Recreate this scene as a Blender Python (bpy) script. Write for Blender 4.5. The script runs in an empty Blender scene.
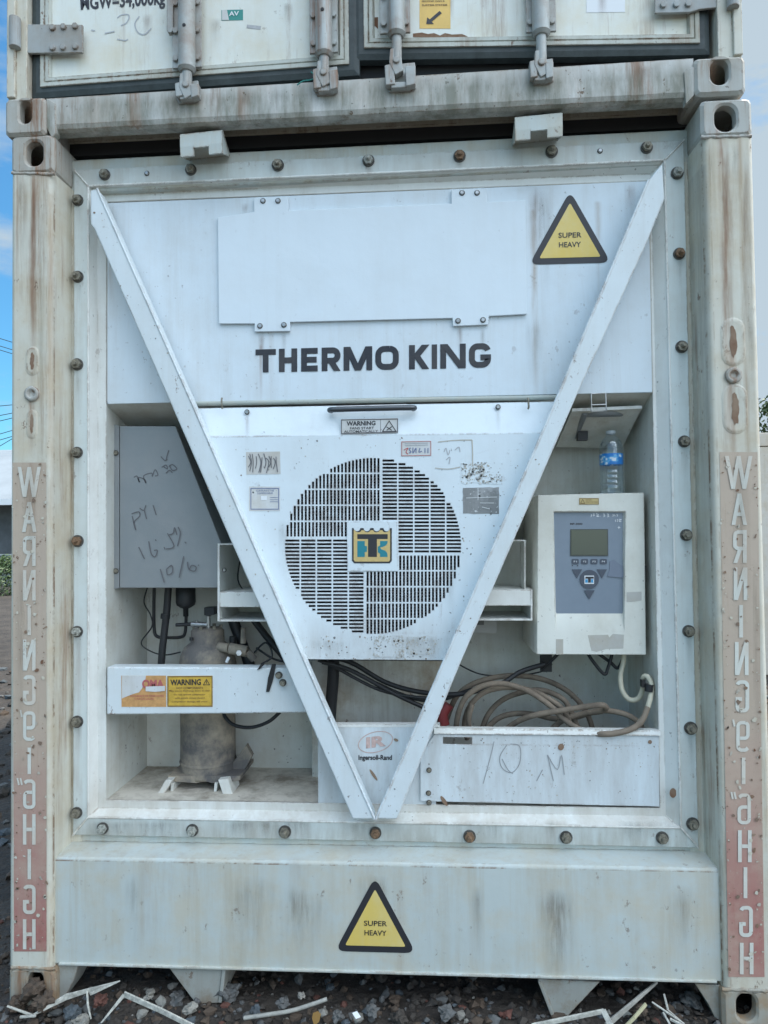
import bpy, bmesh, math, random
from math import radians as rad, sin, cos, pi
from mathutils import Vector, Matrix, noise
S = bpy.context.scene
C = S.collection
random.seed(7)

# ------------------------------------------------------------------ camera, sky, sun, exposure
CAM = Vector((0.183, -2.32, 1.532)); YAW, PITCH, ROLL, F = rad(3.69), rad(1.67), rad(-0.70), 719.6
_f = Vector((-sin(YAW) * cos(PITCH), cos(YAW) * cos(PITCH), sin(PITCH)))
_r0 = Vector((cos(YAW), sin(YAW), 0)); _u0 = _r0.cross(_f)
_r = cos(ROLL) * _r0 + sin(ROLL) * _u0
_u = -sin(ROLL) * _r0 + cos(ROLL) * _u0
cd = bpy.data.cameras.new('camera'); cam = bpy.data.objects.new('camera', cd); C.objects.link(cam)
cam.matrix_world = Matrix(((_r.x, _u.x, -_f.x, CAM.x), (_r.y, _u.y, -_f.y, CAM.y), (_r.z, _u.z, -_f.z, CAM.z), (0, 0, 0, 1)))
cd.sensor_fit = 'VERTICAL'; cd.sensor_height = 36; cd.lens = F / 1024 * 36
cd.clip_start = 0.05; cd.clip_end = 2000
S.camera = cam

SUN_EL, SUN_AZ = rad(66), rad(58)          # azimuth measured from +Y (behind the containers) towards +X
W = bpy.data.worlds.new('World'); S.world = W; W.use_nodes = True
nt = W.node_tree; N = nt.nodes; L = nt.links
for n in list(N): N.remove(n)
out = N.new('ShaderNodeOutputWorld'); bg = N.new('ShaderNodeBackground'); bg.inputs[1].default_value = 0.10
sky = N.new('ShaderNodeTexSky'); sky.sky_type = 'NISHITA'; sky.sun_disc = False
sky.sun_elevation = SUN_EL; sky.sun_rotation = SUN_AZ; sky.altitude = 50; sky.dust_density = 0.4; sky.ozone_density = 2.0
tc = N.new('ShaderNodeTexCoord'); mp = N.new('ShaderNodeMapping'); mp.inputs['Scale'].default_value = (1.0, 1.0, 2.6)
mp.inputs['Location'].default_value = (1.75, 0.9, 2.3)
nz = N.new('ShaderNodeTexNoise'); nz.inputs['Scale'].default_value = 2.1; nz.inputs['Detail'].default_value = 9; nz.inputs['Roughness'].default_value = 0.6
rp = N.new('ShaderNodeValToRGB'); rp.color_ramp.elements[0].position = 0.52; rp.color_ramp.elements[1].position = 0.64
mx = N.new('ShaderNodeMixRGB'); cz = N.new('ShaderNodeMixRGB'); cz.inputs[1].default_value = (2.5, 3.05, 3.5, 1); cz.inputs[2].default_value = (13.2, 14.9, 16.9, 1)
mr = N.new('ShaderNodeMapRange'); mr.inputs[1].default_value = .12; mr.inputs[2].default_value = .75
d2 = N.new('ShaderNodeVectorMath'); d2.operation = 'DOT_PRODUCT'; d2.inputs[1].default_value = (.45, -.60, .66)
ms_ = N.new('ShaderNodeMixRGB'); ms_.blend_type = 'MULTIPLY'; ms_.inputs[0].default_value = 1; cs_ = N.new('ShaderNodeMixRGB'); cs_.inputs[1].default_value = (.40, .80, .92, 1); cs_.inputs[2].default_value = (1, 1.06, 1, 1)
L.new(tc.outputs['Generated'], d2.inputs[0]); L.new(d2.outputs['Value'], mr.inputs[0]); L.new(mr.outputs[0], cs_.inputs[0]); L.new(sky.outputs[0], ms_.inputs[1]); L.new(cs_.outputs[0], ms_.inputs[2]); L.new(mr.outputs[0], cz.inputs[0]); L.new(cz.outputs[0], mx.inputs[2]); L.new(tc.outputs['Generated'], mp.inputs[0]); L.new(mp.outputs[0], nz.inputs['Vector']); dt = N.new('ShaderNodeVectorMath'); dt.operation = 'DOT_PRODUCT'; dt.inputs[1].default_value = (.17, .03, .14)
ad = N.new('ShaderNodeMath'); ad.operation = 'ADD'; L.new(tc.outputs['Generated'], dt.inputs[0]); L.new(dt.outputs['Value'], ad.inputs[0]); L.new(nz.outputs['Fac'], ad.inputs[1]); L.new(ad.outputs[0], rp.inputs[0])
L.new(rp.outputs[0], mx.inputs[0]); L.new(ms_.outputs[0], mx.inputs[1]); L.new(mx.outputs[0], bg.inputs[0]); L.new(bg.outputs[0], out.inputs[0])
sd = bpy.data.lights.new('sun', 'SUN'); sd.energy = 3.0; sd.angle = rad(0.6); sd.color = (1, 0.95, 0.87)
sun = bpy.data.objects.new('sun', sd); C.objects.link(sun)
_sd = Vector((sin(SUN_AZ) * cos(SUN_EL), cos(SUN_AZ) * cos(SUN_EL), sin(SUN_EL)))
sun.rotation_euler = _sd.to_track_quat('Z', 'Y').to_euler()
vs = S.view_settings; vs.view_transform = 'Standard'; vs.look = 'None'; vs.gamma = 1; vs.exposure = 1.06; vs.use_curve_mapping = False
S.cycles.max_bounces = 8; S.cycles.transparent_max_bounces = 12

# ------------------------------------------------------------------ helpers
def at(x, y, Y):
    """real-world point measured in the photograph, on the vertical plane at depth Y"""
    d = _f + _r * ((x - 384) / F) + _u * ((512 - y) / F)
    t = (Y - CAM.y) / d.y
    return CAM + d * t
def quad_map(q, Y):
    """unit square (u right, v down) -> world, through a measured quad (tl,tr,br,bl)"""
    P = [at(x, y, Y) for x, y in q]
    return lambda u, v: (P[0] * (1 - u) + P[1] * u) * (1 - v) + (P[3] * (1 - u) + P[2] * u) * v
def rect(x0, y0, x1, y1): return [(x0, y0), (x1, y0), (x1, y1), (x0, y1)]

class MB:
    def __init__(s): s.v = []; s.f = []; s.m = []; s.mats = []; s.sm = []
    def mi(s, m):
        if m not in s.mats: s.mats.append(m)
        return s.mats.index(m)
    def face(s, pts, m, smooth=False):
        b = len(s.v); s.v += [Vector(p) for p in pts]; s.f.append(list(range(b, b + len(pts)))); s.m.append(s.mi(m)); s.sm.append(smooth)
    def mesh(s, vs_, fs, m, smooth=False):
        b = len(s.v); s.v += [Vector(p) for p in vs_]
        for f in fs: s.f.append([b + i for i in f]); s.m.append(s.mi(m)); s.sm.append(smooth)
    def prism(s, pts, off, m):
        """pts: world polygon (front), off: vector to the back"""
        n = len(pts); off = Vector(off); p = [Vector(a) for a in pts]
        fs = [list(range(n)), list(range(2 * n - 1, n - 1, -1))] + [[i, i + n, (i + 1) % n + n, (i + 1) % n] for i in range(n)]
        s.mesh(p + [a + off for a in p], fs, m)
    def pxprism(s, px, Y, th, m): s.prism([at(x, y, Y) for x, y in px], (0, th, 0), m)
    def box(s, a, b, m):
        x0, y0, z0 = a; x1, y1, z1 = b
        s.prism([(x0, y0, z0), (x1, y0, z0), (x1, y0, z1), (x0, y0, z1)], (0, y1 - y0, 0), m)
    def cyl(s, a, b, r0, m, r1=None, n=20, caps=True):
        a = Vector(a); b = Vector(b); r1 = r0 if r1 is None else r1
        d = (b - a).normalized(); t = Vector((0, 0, 1)) if abs(d.z) < .9 else Vector((1, 0, 0))
        e = d.cross(t).normalized(); g = d.cross(e)
        A = [a + (e * cos(2 * pi * i / n) + g * sin(2 * pi * i / n)) * r0 for i in range(n)]
        B = [b + (e * cos(2 * pi * i / n) + g * sin(2 * pi * i / n)) * r1 for i in range(n)]
        s.mesh(A + B, [[i, (i + 1) % n, (i + 1) % n + n, i + n] for i in range(n)], m, n > 8)
        if caps:
            s.face(list(reversed(A)), m); s.face(B, m)
    def lathe(s, c, prof, m, n=28, smooth=True):
        """prof: list (r, z) about the vertical axis at c"""
        c = Vector(c); vs_ = []; fs = []
        for r, z in prof:
            for i in range(n): vs_.append(c + Vector((r * cos(2 * pi * i / n), r * sin(2 * pi * i / n), z)))
        for k in range(len(prof) - 1):
            for i in range(n):
                j = (i + 1) % n; fs.append([k * n + i, k * n + j, (k + 1) * n + j, (k + 1) * n + i])
        s.mesh(vs_, fs, m, smooth)
    def tube(s, pts, r, m, n=10, sub=6, close=False):
        P = smooth_path([Vector(p) for p in pts], sub) if sub > 1 else [Vector(p) for p in pts]
        vs_ = []; fs = []; up = Vector((0.13, 0.97, 0.2)).normalized()
        for k, p in enumerate(P):
            d = (P[min(k + 1, len(P) - 1)] - P[max(k - 1, 0)]).normalized()
            e = d.cross(up)
            if e.length < .05: e = d.cross(Vector((1, 0, 0)))
            e.normalize(); g = d.cross(e)
            for i in range(n): vs_.append(p + (e * cos(2 * pi * i / n) + g * sin(2 * pi * i / n)) * r)
        for k in range(len(P) - 1):
            for i in range(n):
                j = (i + 1) % n; fs.append([k * n + i, k * n + j, (k + 1) * n + j, (k + 1) * n + i])
        s.mesh(vs_, fs, m, True)
        s.face(vs_[:n][::-1], m); s.face(vs_[-n:], m)
    def ribbon(s, pts, w, m, off=None):
        """flat stroke through world points lying on a plane Y=const"""
        P = [Vector(p) for p in pts]; n = len(P)
        Ls = []; Rs = []
        for k in range(n):
            d = (P[min(k + 1, n - 1)] - P[max(k - 1, 0)])
            d.y = 0; d.normalize(); e = Vector((-d.z, 0, d.x)) * w / 2
            Ls.append(P[k] + e); Rs.append(P[k] - e)
        for k in range(n - 1): s.mesh([Ls[k], Rs[k], Rs[k + 1], Ls[k + 1]], [[0, 1, 2, 3]], m)
    def build(s, name, parent=None, bevel=0, seg=2, label=None, angle=35):
        me = bpy.data.meshes.new(name); org = Vector(parent.get('_o', (0, 0, 0))) if parent else Vector((0, 0, 0))
        me.from_pydata([v - org for v in s.v], [], s.f); me.update()
        for m in s.mats: me.materials.append(m)
        for i, p in enumerate(me.polygons): p.material_index = s.m[i]; p.use_smooth = s.sm[i]
        o = bpy.data.objects.new(name, me); C.objects.link(o)
        if parent: o.parent = parent; o['_o'] = org
        if bevel:
            bm = bmesh.new(); bm.from_mesh(me); bmesh.ops.remove_doubles(bm, verts=bm.verts, dist=1e-5)
            bmesh.ops.recalc_face_normals(bm, faces=bm.faces); bm.to_mesh(me); bm.free()
            b = o.modifiers.new('bevel', 'BEVEL'); b.width = bevel; b.segments = seg; b.limit_method = 'ANGLE'; b.angle_limit = rad(angle)
            b.use_clamp_overlap = True
            for p in me.polygons: p.use_smooth = True
            wn = o.modifiers.new('wn', 'WEIGHTED_NORMAL'); wn.keep_sharp = True
        if label: o['label'] = label
        return o
def smooth_path(P, sub):
    out = []
    n = len(P)
    for i in range(n - 1):
        p0, p1, p2, p3 = P[max(i - 1, 0)], P[i], P[i + 1], P[min(i + 2, n - 1)]
        for k in range(sub):
            t = k / sub
            out.append(0.5 * ((2 * p1) + (p2 - p0) * t + (2 * p0 - 5 * p1 + 4 * p2 - p3) * t * t + (3 * p1 - p0 - 3 * p2 + p3) * t ** 3))
    out.append(P[-1]); return out
def thing(name, label, cat, loc=(0, 0, 0), group=None):
    o = bpy.data.objects.new(name, None); C.objects.link(o); o.location = loc; o['label'] = label; o['category'] = cat
    o.empty_display_size = .1; o['_o'] = Vector(loc)
    if group: o['group'] = group
    return o
def tag(o, label, cat, group=None):
    o['label'] = label; o['category'] = cat
    if group: o['group'] = group
    return o
def structure(o, kind='structure'): o['kind'] = kind; return o

# ---- materials
def lin(c):  # sRGB 0-255 -> linear
    return tuple((v / 255 / 12.92 if v / 255 <= .04045 else ((v / 255 + .055) / 1.055) ** 2.4) for v in c) + (1,)
def G(nt_, t, **k):
    n = nt_.nodes.new(t)
    for a, b in k.items(): setattr(n, a, b)
    return n
def plain(name, col, rough=.5, metal=0, spec=.5, bump=0, var=0, scale=30):
    m = bpy.data.materials.new(name); m.use_nodes = True; t = m.node_tree; b = t.nodes['Principled BSDF']
    b.inputs['Base Color'].default_value = col; b.inputs['Roughness'].default_value = rough; b.inputs['Metallic'].default_value = metal
    b.inputs['Specular IOR Level'].default_value = spec
    if var or bump:
        g = G(t, 'ShaderNodeNewGeometry'); n = G(t, 'ShaderNodeTexNoise'); n.inputs['Scale'].default_value = scale; n.inputs['Detail'].default_value = 6
        n.inputs['Roughness'].default_value = .7
        t.links.new(g.outputs['Position'], n.inputs['Vector'])
        if var:
            r = G(t, 'ShaderNodeValToRGB'); e = r.color_ramp.elements; e[0].position = .3; e[1].position = .7
            e[0].color = tuple(c * (1 - var) for c in col[:3]) + (1,); e[1].color = tuple(min(1, c * (1 + var * .6)) for c in col[:3]) + (1,)
            t.links.new(n.outputs['Fac'], r.inputs[0]); t.links.new(r.outputs[0], b.inputs['Base Color'])
        if bump:
            bp = G(t, 'ShaderNodeBump'); bp.inputs['Strength'].default_value = bump; bp.inputs['Distance'].default_value = .003
            t.links.new(n.outputs['Fac'], bp.inputs['Height']); t.links.new(bp.outputs[0], b.inputs['Normal'])
    return m
def paint(name, base, edge=0., edge_col=(.20, .12, .07), edge_r=.007, wave=.0025, streak=.3, streak_col=(.36, .32, .25), rust=0., speck=.1, blotch=.15, rough=.42, seed=0, dirt_band=None, lines=(), grad=None, chips=.0, metal=0):
    """weathered paint: vertical run-off streaks, blotches, dark specks, chips to rusty steel, rust runs at given x"""
    m = bpy.data.materials.new(name); m.use_nodes = True; t = m.node_tree; b = t.nodes['Principled BSDF']; Lk = t.links.new
    g = G(t, 'ShaderNodeNewGeometry'); pos = g.outputs['Position']
    sep = G(t, 'ShaderNodeSeparateXYZ'); Lk(pos, sep.inputs[0])
    def mapping(sc, loc=0):
        mpn = G(t, 'ShaderNodeMapping'); mpn.inputs['Scale'].default_value = sc; mpn.inputs['Location'].default_value = (seed * 3.1 + loc, seed * 1.7, seed + loc)
        Lk(pos, mpn.inputs[0]); return mpn.outputs[0]
    def nse(vec, scale, detail=6, ro=.65):
        n = G(t, 'ShaderNodeTexNoise'); n.inputs['Scale'].default_value = scale; n.inputs['Detail'].default_value = detail; n.inputs['Roughness'].default_value = ro
        Lk(vec, n.inputs['Vector']); return n.outputs['Fac']
    def ramp(src, a, c):
        r = G(t, 'ShaderNodeMapRange'); r.inputs[1].default_value = a; r.inputs[2].default_value = c; Lk(src, r.inputs[0]); return r.outputs[0]
    def mul(a, c):
        r = G(t, 'ShaderNodeMath', operation='MULTIPLY')
        for i, s_ in enumerate((a, c)):
            if isinstance(s_, (int, float)): r.inputs[i].default_value = s_
            else: Lk(s_, r.inputs[i])
        return r.outputs[0]
    def mixc(fac, a, c):
        r = G(t, 'ShaderNodeMixRGB')
        if isinstance(fac, (int, float)): r.inputs[0].default_value = fac
        else: Lk(fac, r.inputs[0])
        for i, s_ in ((1, a), (2, c)):
            if isinstance(s_, tuple): r.inputs[i].default_value = s_[:3] + (1,)
            else: Lk(s_, r.inputs[i])
        return r.outputs[0]
    col = tuple(base[:3])
    if grad:   # (z0, colour0, z1, colour1) faded decal
        col = mixc(ramp(sep.outputs[2], grad[0], grad[2]), grad[1], grad[3])
        col = mixc(mul(ramp(nse(mapping((1, 1, 1), 9), 3, 5), .35, .65), .35), col, grad[3])
    # blotches
    bl = nse(mapping((1, 1, 1)), 5.5, 8, .7)
    dirty = (streak_col[0] * 1.25, streak_col[1] * 1.27, streak_col[2] * 1.3)
    col = mixc(mul(ramp(bl, .44, .66), blotch * 1.6), col, dirty)
    # long vertical streaks, broken along their length
    s1 = ramp(nse(mapping((21, 21, .8), 2), 1, 7, .72), .52, .72); s2 = mul(ramp(nse(mapping((6.5, 6.5, .55), 5), 1, 8, .7), .46, .66), ramp(nse(mapping((1, 1, 1), 8), 9, 8, .75), .3, .62))
    brk = ramp(nse(mapping((3, 3, 1.6), 7), 1, 4), .34, .62)
    col = mixc(mul(mul(s1, brk), streak), col, tuple(streak_col)); col = mixc(mul(s2, streak * .8), col, tuple(streak_col))
    if rust:
        r1 = mul(ramp(nse(mapping((14, 14, .8), 11), 1, 8, .78), .52, .64), ramp(nse(mapping((1, 1, 1), 4), 2.2, 4), .42, .55))
        col = mixc(mul(r1, rust), col, (.23, .105, .045))
    for (x0, w_, z0, z1, c_, a_) in lines:   # individual runs: x centre, width, bottom z, top z
        mm = G(t, 'ShaderNodeMath', operation='SUBTRACT'); Lk(sep.outputs[0], mm.inputs[0]); mm.inputs[1].default_value = x0
        wob = G(t, 'ShaderNodeMath', operation='MULTIPLY_ADD'); Lk(nse(mapping((.01, .01, 6), x0), 1, 4), wob.inputs[0]); wob.inputs[1].default_value = w_; Lk(mm.outputs[0], wob.inputs[2])
        ab = G(t, 'ShaderNodeMath', operation='ABSOLUTE'); Lk(wob.outputs[0], ab.inputs[0])
        k = ramp(ab.outputs[0], w_, w_ * .1)
        k = mul(k, mul(ramp(sep.outputs[2], z0, z0 + (z1 - z0) * .7), ramp(sep.outputs[2], z1, z1 - .01)))
        k = mul(k, ramp(nse(mapping((60, 60, 5), x0), 1, 6), .3, .6))
        col = mixc(mul(k, a_), col, c_)
    # specks
    if speck:
        v = ramp(nse(mapping((1, 1, .8), 3), 70, 3, .5), .705, .73)
        v = mul(v, ramp(nse(mapping((1, 1, 1), 6), 3.3, 3), .38, .62))
        col = mixc(mul(v, min(1, speck * 3)), col, (.13, .11, .10))
    chip = None
    if chips:
        chip = mul(ramp(nse(mapping((1, 1, .7), 13), 24, 8, .76), .625, .64), ramp(nse(mapping((1, 1, 1), 14), 2.7, 3), .44, .56))
        col = mixc(mul(chip, chips), col, (.16, .095, .06))
    if dirt_band:  # dirt gathered between two heights
        for (za, zb, c_, a_) in dirt_band:
            k = mul(ramp(sep.outputs[2], za, zb), ramp(nse(mapping((14, 14, 3), 21), 1, 7, .7), .3, .62))
            col = mixc(mul(k, a_), col, c_)
    if edge:
        be = G(t, 'ShaderNodeBevel'); be.samples = 4; be.inputs['Radius'].default_value = edge_r
        dp = G(t, 'ShaderNodeVectorMath', operation='DOT_PRODUCT'); Lk(be.outputs[0], dp.inputs[0]); Lk(g.outputs['True Normal'], dp.inputs[1])
        ek = ramp(dp.outputs['Value'], .995, .93); ek = mul(ek, ramp(nse(mapping((1, 1, .6), 41), 30, 8, .75), .45, .56)); ek = mul(ek, ramp(nse(mapping((1, 1, 1), 42), 4, 4), .38, .55))
        col = mixc(mul(ek, edge), col, edge_col)
    Lk(col, b.inputs['Base Color'])
    b.inputs['Metallic'].default_value = metal
    rr = G(t, 'ShaderNodeMapRange'); Lk(bl, rr.inputs[0]); rr.inputs[1].default_value = .3; rr.inputs[2].default_value = .7
    rr.inputs[3].default_value = rough; rr.inputs[4].default_value = rough + .2; Lk(rr.outputs[0], b.inputs['Roughness'])
    bp = G(t, 'ShaderNodeBump'); bp.inputs['Strength'].default_value = .5; bp.inputs['Distance'].default_value = wave * 2
    wv = nse(mapping((1, 1, 1), 31), 7, 3, .5); fi = nse(mapping((1, 1, 1), 32), 160, 2, .5)
    ad = G(t, 'ShaderNodeMath', operation='MULTIPLY_ADD'); Lk(fi, ad.inputs[0]); ad.inputs[1].default_value = .06; Lk(wv, ad.inputs[2])
    Lk(ad.outputs[0], bp.inputs['Height']); Lk(bp.outputs[0], b.inputs['Normal'])
    return m

RUST = (.22, .10, .045); BROWN = (.33, .24, .15); GREY = (.33, .31, .27)
WHITE = (.66, .745, .80)
xs = lambda x, y, Y: at(x, y, Y).x
M = {}
M['panel'] = paint('panel_paint', WHITE, streak=.28, blotch=.08, speck=.15, rough=.36, seed=1, chips=.3,
    lines=[(xs(272, 210, .15), .012, 1.95, 2.66, BROWN, .5), (xs(535, 210, .15), .014, 1.9, 2.64, BROWN, .65), (xs(470, 210, .15), .012, 2.2, 2.7, BROWN, .35),
           (xs(112, 300, .15), .014, 2.25, 2.62, BROWN, .5), (xs(262, 380, .15), .008, 1.98, 2.2, RUST, .4), (xs(600, 210, .15), .016, 2.3, 2.66, BROWN, .4)])
M['cover'] = paint('cover_paint', edge=0.6, base=(.69, .77, .81), streak=.12, blotch=.05, speck=.2, rough=.33, seed=2, chips=.35, dirt_band=[(1.26, 1.17, (.34, .31, .27), .45)])
M['plate'] = paint('plate_paint', (.69, .77, .82), streak=.10, blotch=.04, speck=.06, rough=.33, seed=3)
M['bar'] = paint('brace_paint', edge=0.8, base=(.67, .74, .765), streak=.18, blotch=.08, speck=.3, rough=.38, seed=4, chips=.7)
M['flange'] = paint('flange_paint', edge=0.7, base=(.62, .69, .68), streak=.42, blotch=.15, speck=.2, rough=.45, seed=5, chips=.5, rust=.2,
    dirt_band=[(.62, .50, (.30, .28, .23), .75), (2.66, 2.76, (.40, .38, .33), .35)])
M['strip'] = paint('lip_paint', edge=0.7, base=(.76, .78, .75), streak=.25, blotch=.12, speck=.25, rough=.4, seed=6, chips=.5, dirt_band=[(.72, .60, (.42, .35, .26), .45)])
M['sill'] = paint('sill_paint', edge=0.9, base=(.50, .55, .53), streak=.85, streak_col=(.42, .37, .27), blotch=.38, speck=.15, rough=.5, seed=7, chips=.6, rust=.15)
M['sill_up'] = paint('upper_sill_paint', edge=1.0, base=(.60, .61, .59), streak=.8, streak_col=(.38, .33, .27), blotch=.4, speck=.5, rough=.55, seed=8, chips=1., rust=.8,
    dirt_band=[(3.05, 2.99, (.13, .14, .10), .8)])
M['post'] = paint('post_paint', edge=1.0, base=(.60, .59, .51), streak=.65, streak_col=(.42, .35, .24), blotch=.4, speck=.2, rough=.5, seed=9, rust=.6, chips=.8,
    lines=[(xs(35, 200, 0), .016, 1.9, 2.78, RUST, .7), (xs(728, 200, 0), .022, 1.2, 2.8, RUST, .75), (xs(745, 250, 0), .012, .3, 2.8, BROWN, .7), (xs(18, 250, 0), .008, 2.3, 2.8, RUST, .6),
           (xs(60, 300, .06), .014, .6, 2.7, BROWN, .55), (xs(703, 300, .06), .014, .6, 2.7, GREY, .6), (xs(32, 420, 0), .012, 1.8, 2.02, RUST, .8), (xs(735, 420, 0), .01, 1.7, 2.1, RUST, .6)])
M['cast'] = paint('casting_paint', edge=1.0, base=(.43, .44, .41), streak=.6, streak_col=(.30, .25, .19), blotch=.35, speck=.5, rough=.65, seed=10, rust=1., chips=1.)
M['cast_low'] = paint('low_casting_paint', edge=1.0, base=(.34, .33, .28), streak=.7, streak_col=(.27, .18, .10), blotch=.9, speck=.5, rough=.75, seed=12, rust=.8, chips=.6)
M['recess'] = paint('recess_paint', (.66, .68, .64), streak=.5, streak_col=(.40, .36, .28), blotch=.3, speck=.35, rough=.5, seed=11, chips=.5)
M['floor_dirt'] = paint('recess_floor_dirt', (.60, .56, .48), streak=0, blotch=.7, streak_col=(.20, .17, .13), speck=.4, rough=.85, seed=13)
M['low'] = paint('grimy_low_plate', edge=.8, base=(.34, .35, .32), streak=.5, streak_col=(.20, .16, .11), blotch=.8, speck=.5, rough=.7, seed=40, chips=.8)
M['galv'] = paint('galvanised_sheet', (.27, .29, .30), streak=.15, streak_col=(.3, .3, .29), blotch=.2, speck=.05, rough=.42, seed=14, metal=.35)
M['ctrl'] = paint('control_box_plastic', edge=0.5, base=(.74, .75, .69), streak=.15, streak_col=(.38, .34, .25), blotch=.18, speck=.25, rough=.45, seed=15, chips=.25)
M['door'] = paint('door_paint', (.72, .75, .70), streak=.30, streak_col=(.52, .44, .28), blotch=.25, speck=.1, rough=.42, seed=16, rust=.5, chips=.4)
M['doorframe'] = paint('door_edge_paint', edge=1.0, base=(.52, .55, .50), streak=.5, streak_col=(.30, .28, .22), blotch=.5, speck=.5, rough=.5, seed=17, rust=.6, chips=1.)
M['rod'] = paint('lock_rod_steel', edge=0.8, base=(.40, .43, .42), streak=.4, streak_col=(.25, .20, .16), blotch=.5, speck=.6, rough=.5, seed=18, rust=.7, chips=.8, metal=.25)
M['hinge'] = paint('hinge_steel', edge=0.8, base=(.36, .39, .39), streak=.5, streak_col=(.25, .22, .18), blotch=.4, speck=.3, rough=.55, seed=19, rust=.3)
M['comp'] = paint('dusty_compressor', (.115, .11, .108), streak=.4, streak_col=(.32, .27, .20), blotch=.6, speck=.1, rough=.8, seed=20, dirt_band=[(1.13, 1.24, (.36, .29, .21), .8)])
M['decal'] = paint('faded_warning_strip', (.4, .3, .2), streak=.5, streak_col=(.40, .33, .25), blotch=.3, speck=.3, rough=.5, seed=21, chips=1., rust=.3,
                   grad=(.30, (.36, .12, .11), .95, (.47, .38, .30)))
M['decal_letter'] = paint('strip_letter_white', (.62, .63, .57), streak=.6, streak_col=(.46, .38, .30), blotch=.5, speck=.1, rough=.5, seed=22, chips=.7)
M['gasket'] = plain('door_gasket_rubber', (.045, .06, .062, 1), .6, bump=.4, var=.4, scale=18)
M['black'] = plain('black_rubber', (.02, .021, .023, 1), .5, bump=.2, scale=60)
M['dark'] = plain('dark_interior', (.03, .032, .035, 1), .8)  # near-black fill for gaps and hollows, their shade put into the colour
M['letter'] = paint('lettering_navy', (.014, .017, .028), streak=.1, blotch=.05, speck=.1, rough=.4, seed=23)
M['bolt'] = plain('weathered_bolt', (.26, .24, .19, 1), .5, metal=.35, bump=.6, var=.6, scale=90)
M['washer'] = plain('dark_washer', (.10, .095, .085, 1), .55, metal=.3, var=.5, scale=60)
M['steel'] = plain('bare_steel', (.45, .46, .46, 1), .35, metal=.8, var=.3, scale=40)
M['chrome'] = plain('dark_handle', (.10, .11, .12, 1), .25, metal=.6)
M['yellow'] = paint('sign_yellow', (.72, .53, .13), streak=.35, streak_col=(.60, .55, .36), blotch=.2, speck=.05, rough=.4, seed=24)
M['ochre'] = plain('sticker_ochre', (.62, .40, .06, 1), .45, var=.25, scale=40)
M['orange'] = plain('sticker_orange', (.60, .33, .13, 1), .5, var=.25, scale=60)
M['sticker_black'] = plain('sticker_black', (.03, .03, .035, 1), .45)
M['sticker_brown'] = plain('sticker_print', (.20, .12, .05, 1), .5)
M['paper'] = paint('faded_paper', (.62, .64, .64), streak=.3, blotch=.3, speck=.3, rough=.6, seed=25)
M['ruined'] = paint('ruined_sticker', (.55, .55, .53), streak=.2, blotch=.4, speck=1, rough=.6, seed=26, chips=1)
M['residue'] = paint('glue_residue', (.50, .50, .47), streak=.4, blotch=.5, speck=.5, rough=.7, seed=27)
M['darkpaper'] = paint('dark_sticker', (.20, .21, .21), streak=.3, streak_col=(.5, .5, .5), blotch=.5, speck=.5, rough=.5, seed=28)
M['blueink'] = plain('blue_ink', (.14, .18, .32, 1), .6)
M['redink'] = plain('red_ink', (.45, .12, .12, 1), .6)
M['pencil'] = plain('marker_ink', (.13, .13, .14, 1), .6)
M['faint'] = plain('faint_marker', (.42, .44, .46, 1), .6)
M['teal'] = plain('badge_teal', (.02, .22, .27, 1), .4)
M['gold'] = plain('badge_gold', (.62, .46, .19, 1), .4, var=.12, scale=90)
M['keypad'] = plain('keypad_grey', (.22, .27, .33, 1), .35, var=.06, scale=14)
M['key'] = plain('key_dark_grey', (.075, .09, .12, 1), .4)
M['lcd'] = plain('lcd_screen', (.105, .12, .095, 1), .15)
M['lcdedge'] = plain('lcd_edge', (.07, .08, .07, 1), .3)
M['white'] = plain('print_white', (.75, .78, .8, 1), .5)
M['skyblue'] = plain('badge_blue', (.05, .32, .6, 1), .4)
M['cable'] = paint('dusty_cable', (.23, .185, .14), streak=0, blotch=.8, streak_col=(.10, .08, .06), speck=.2, rough=.75, seed=29)
M['cable_clean'] = plain('beige_cable', (.62, .58, .45, 1), .5, var=.2, scale=20)
M['chip_brown'] = plain('chip_brown', (.20, .14, .10, 1), .8); M['chip_grey'] = plain('chip_grey', (.22, .23, .23, 1), .8); M['chip_pale'] = plain('chip_beige', (.45, .41, .34, 1), .8)
CH = [M['chip_brown'], M['chip_grey'], M['chip_pale'], M['chip_grey']]
M['rustpatch'] = paint('rust_patch', (.28, .20, .14), streak=.6, streak_col=(.14, .07, .04), blotch=.8, speck=.5, rough=.85, seed=33)
M['green_sticker'] = plain('sticker_green', (.03, .25, .22, 1), .5)

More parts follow.
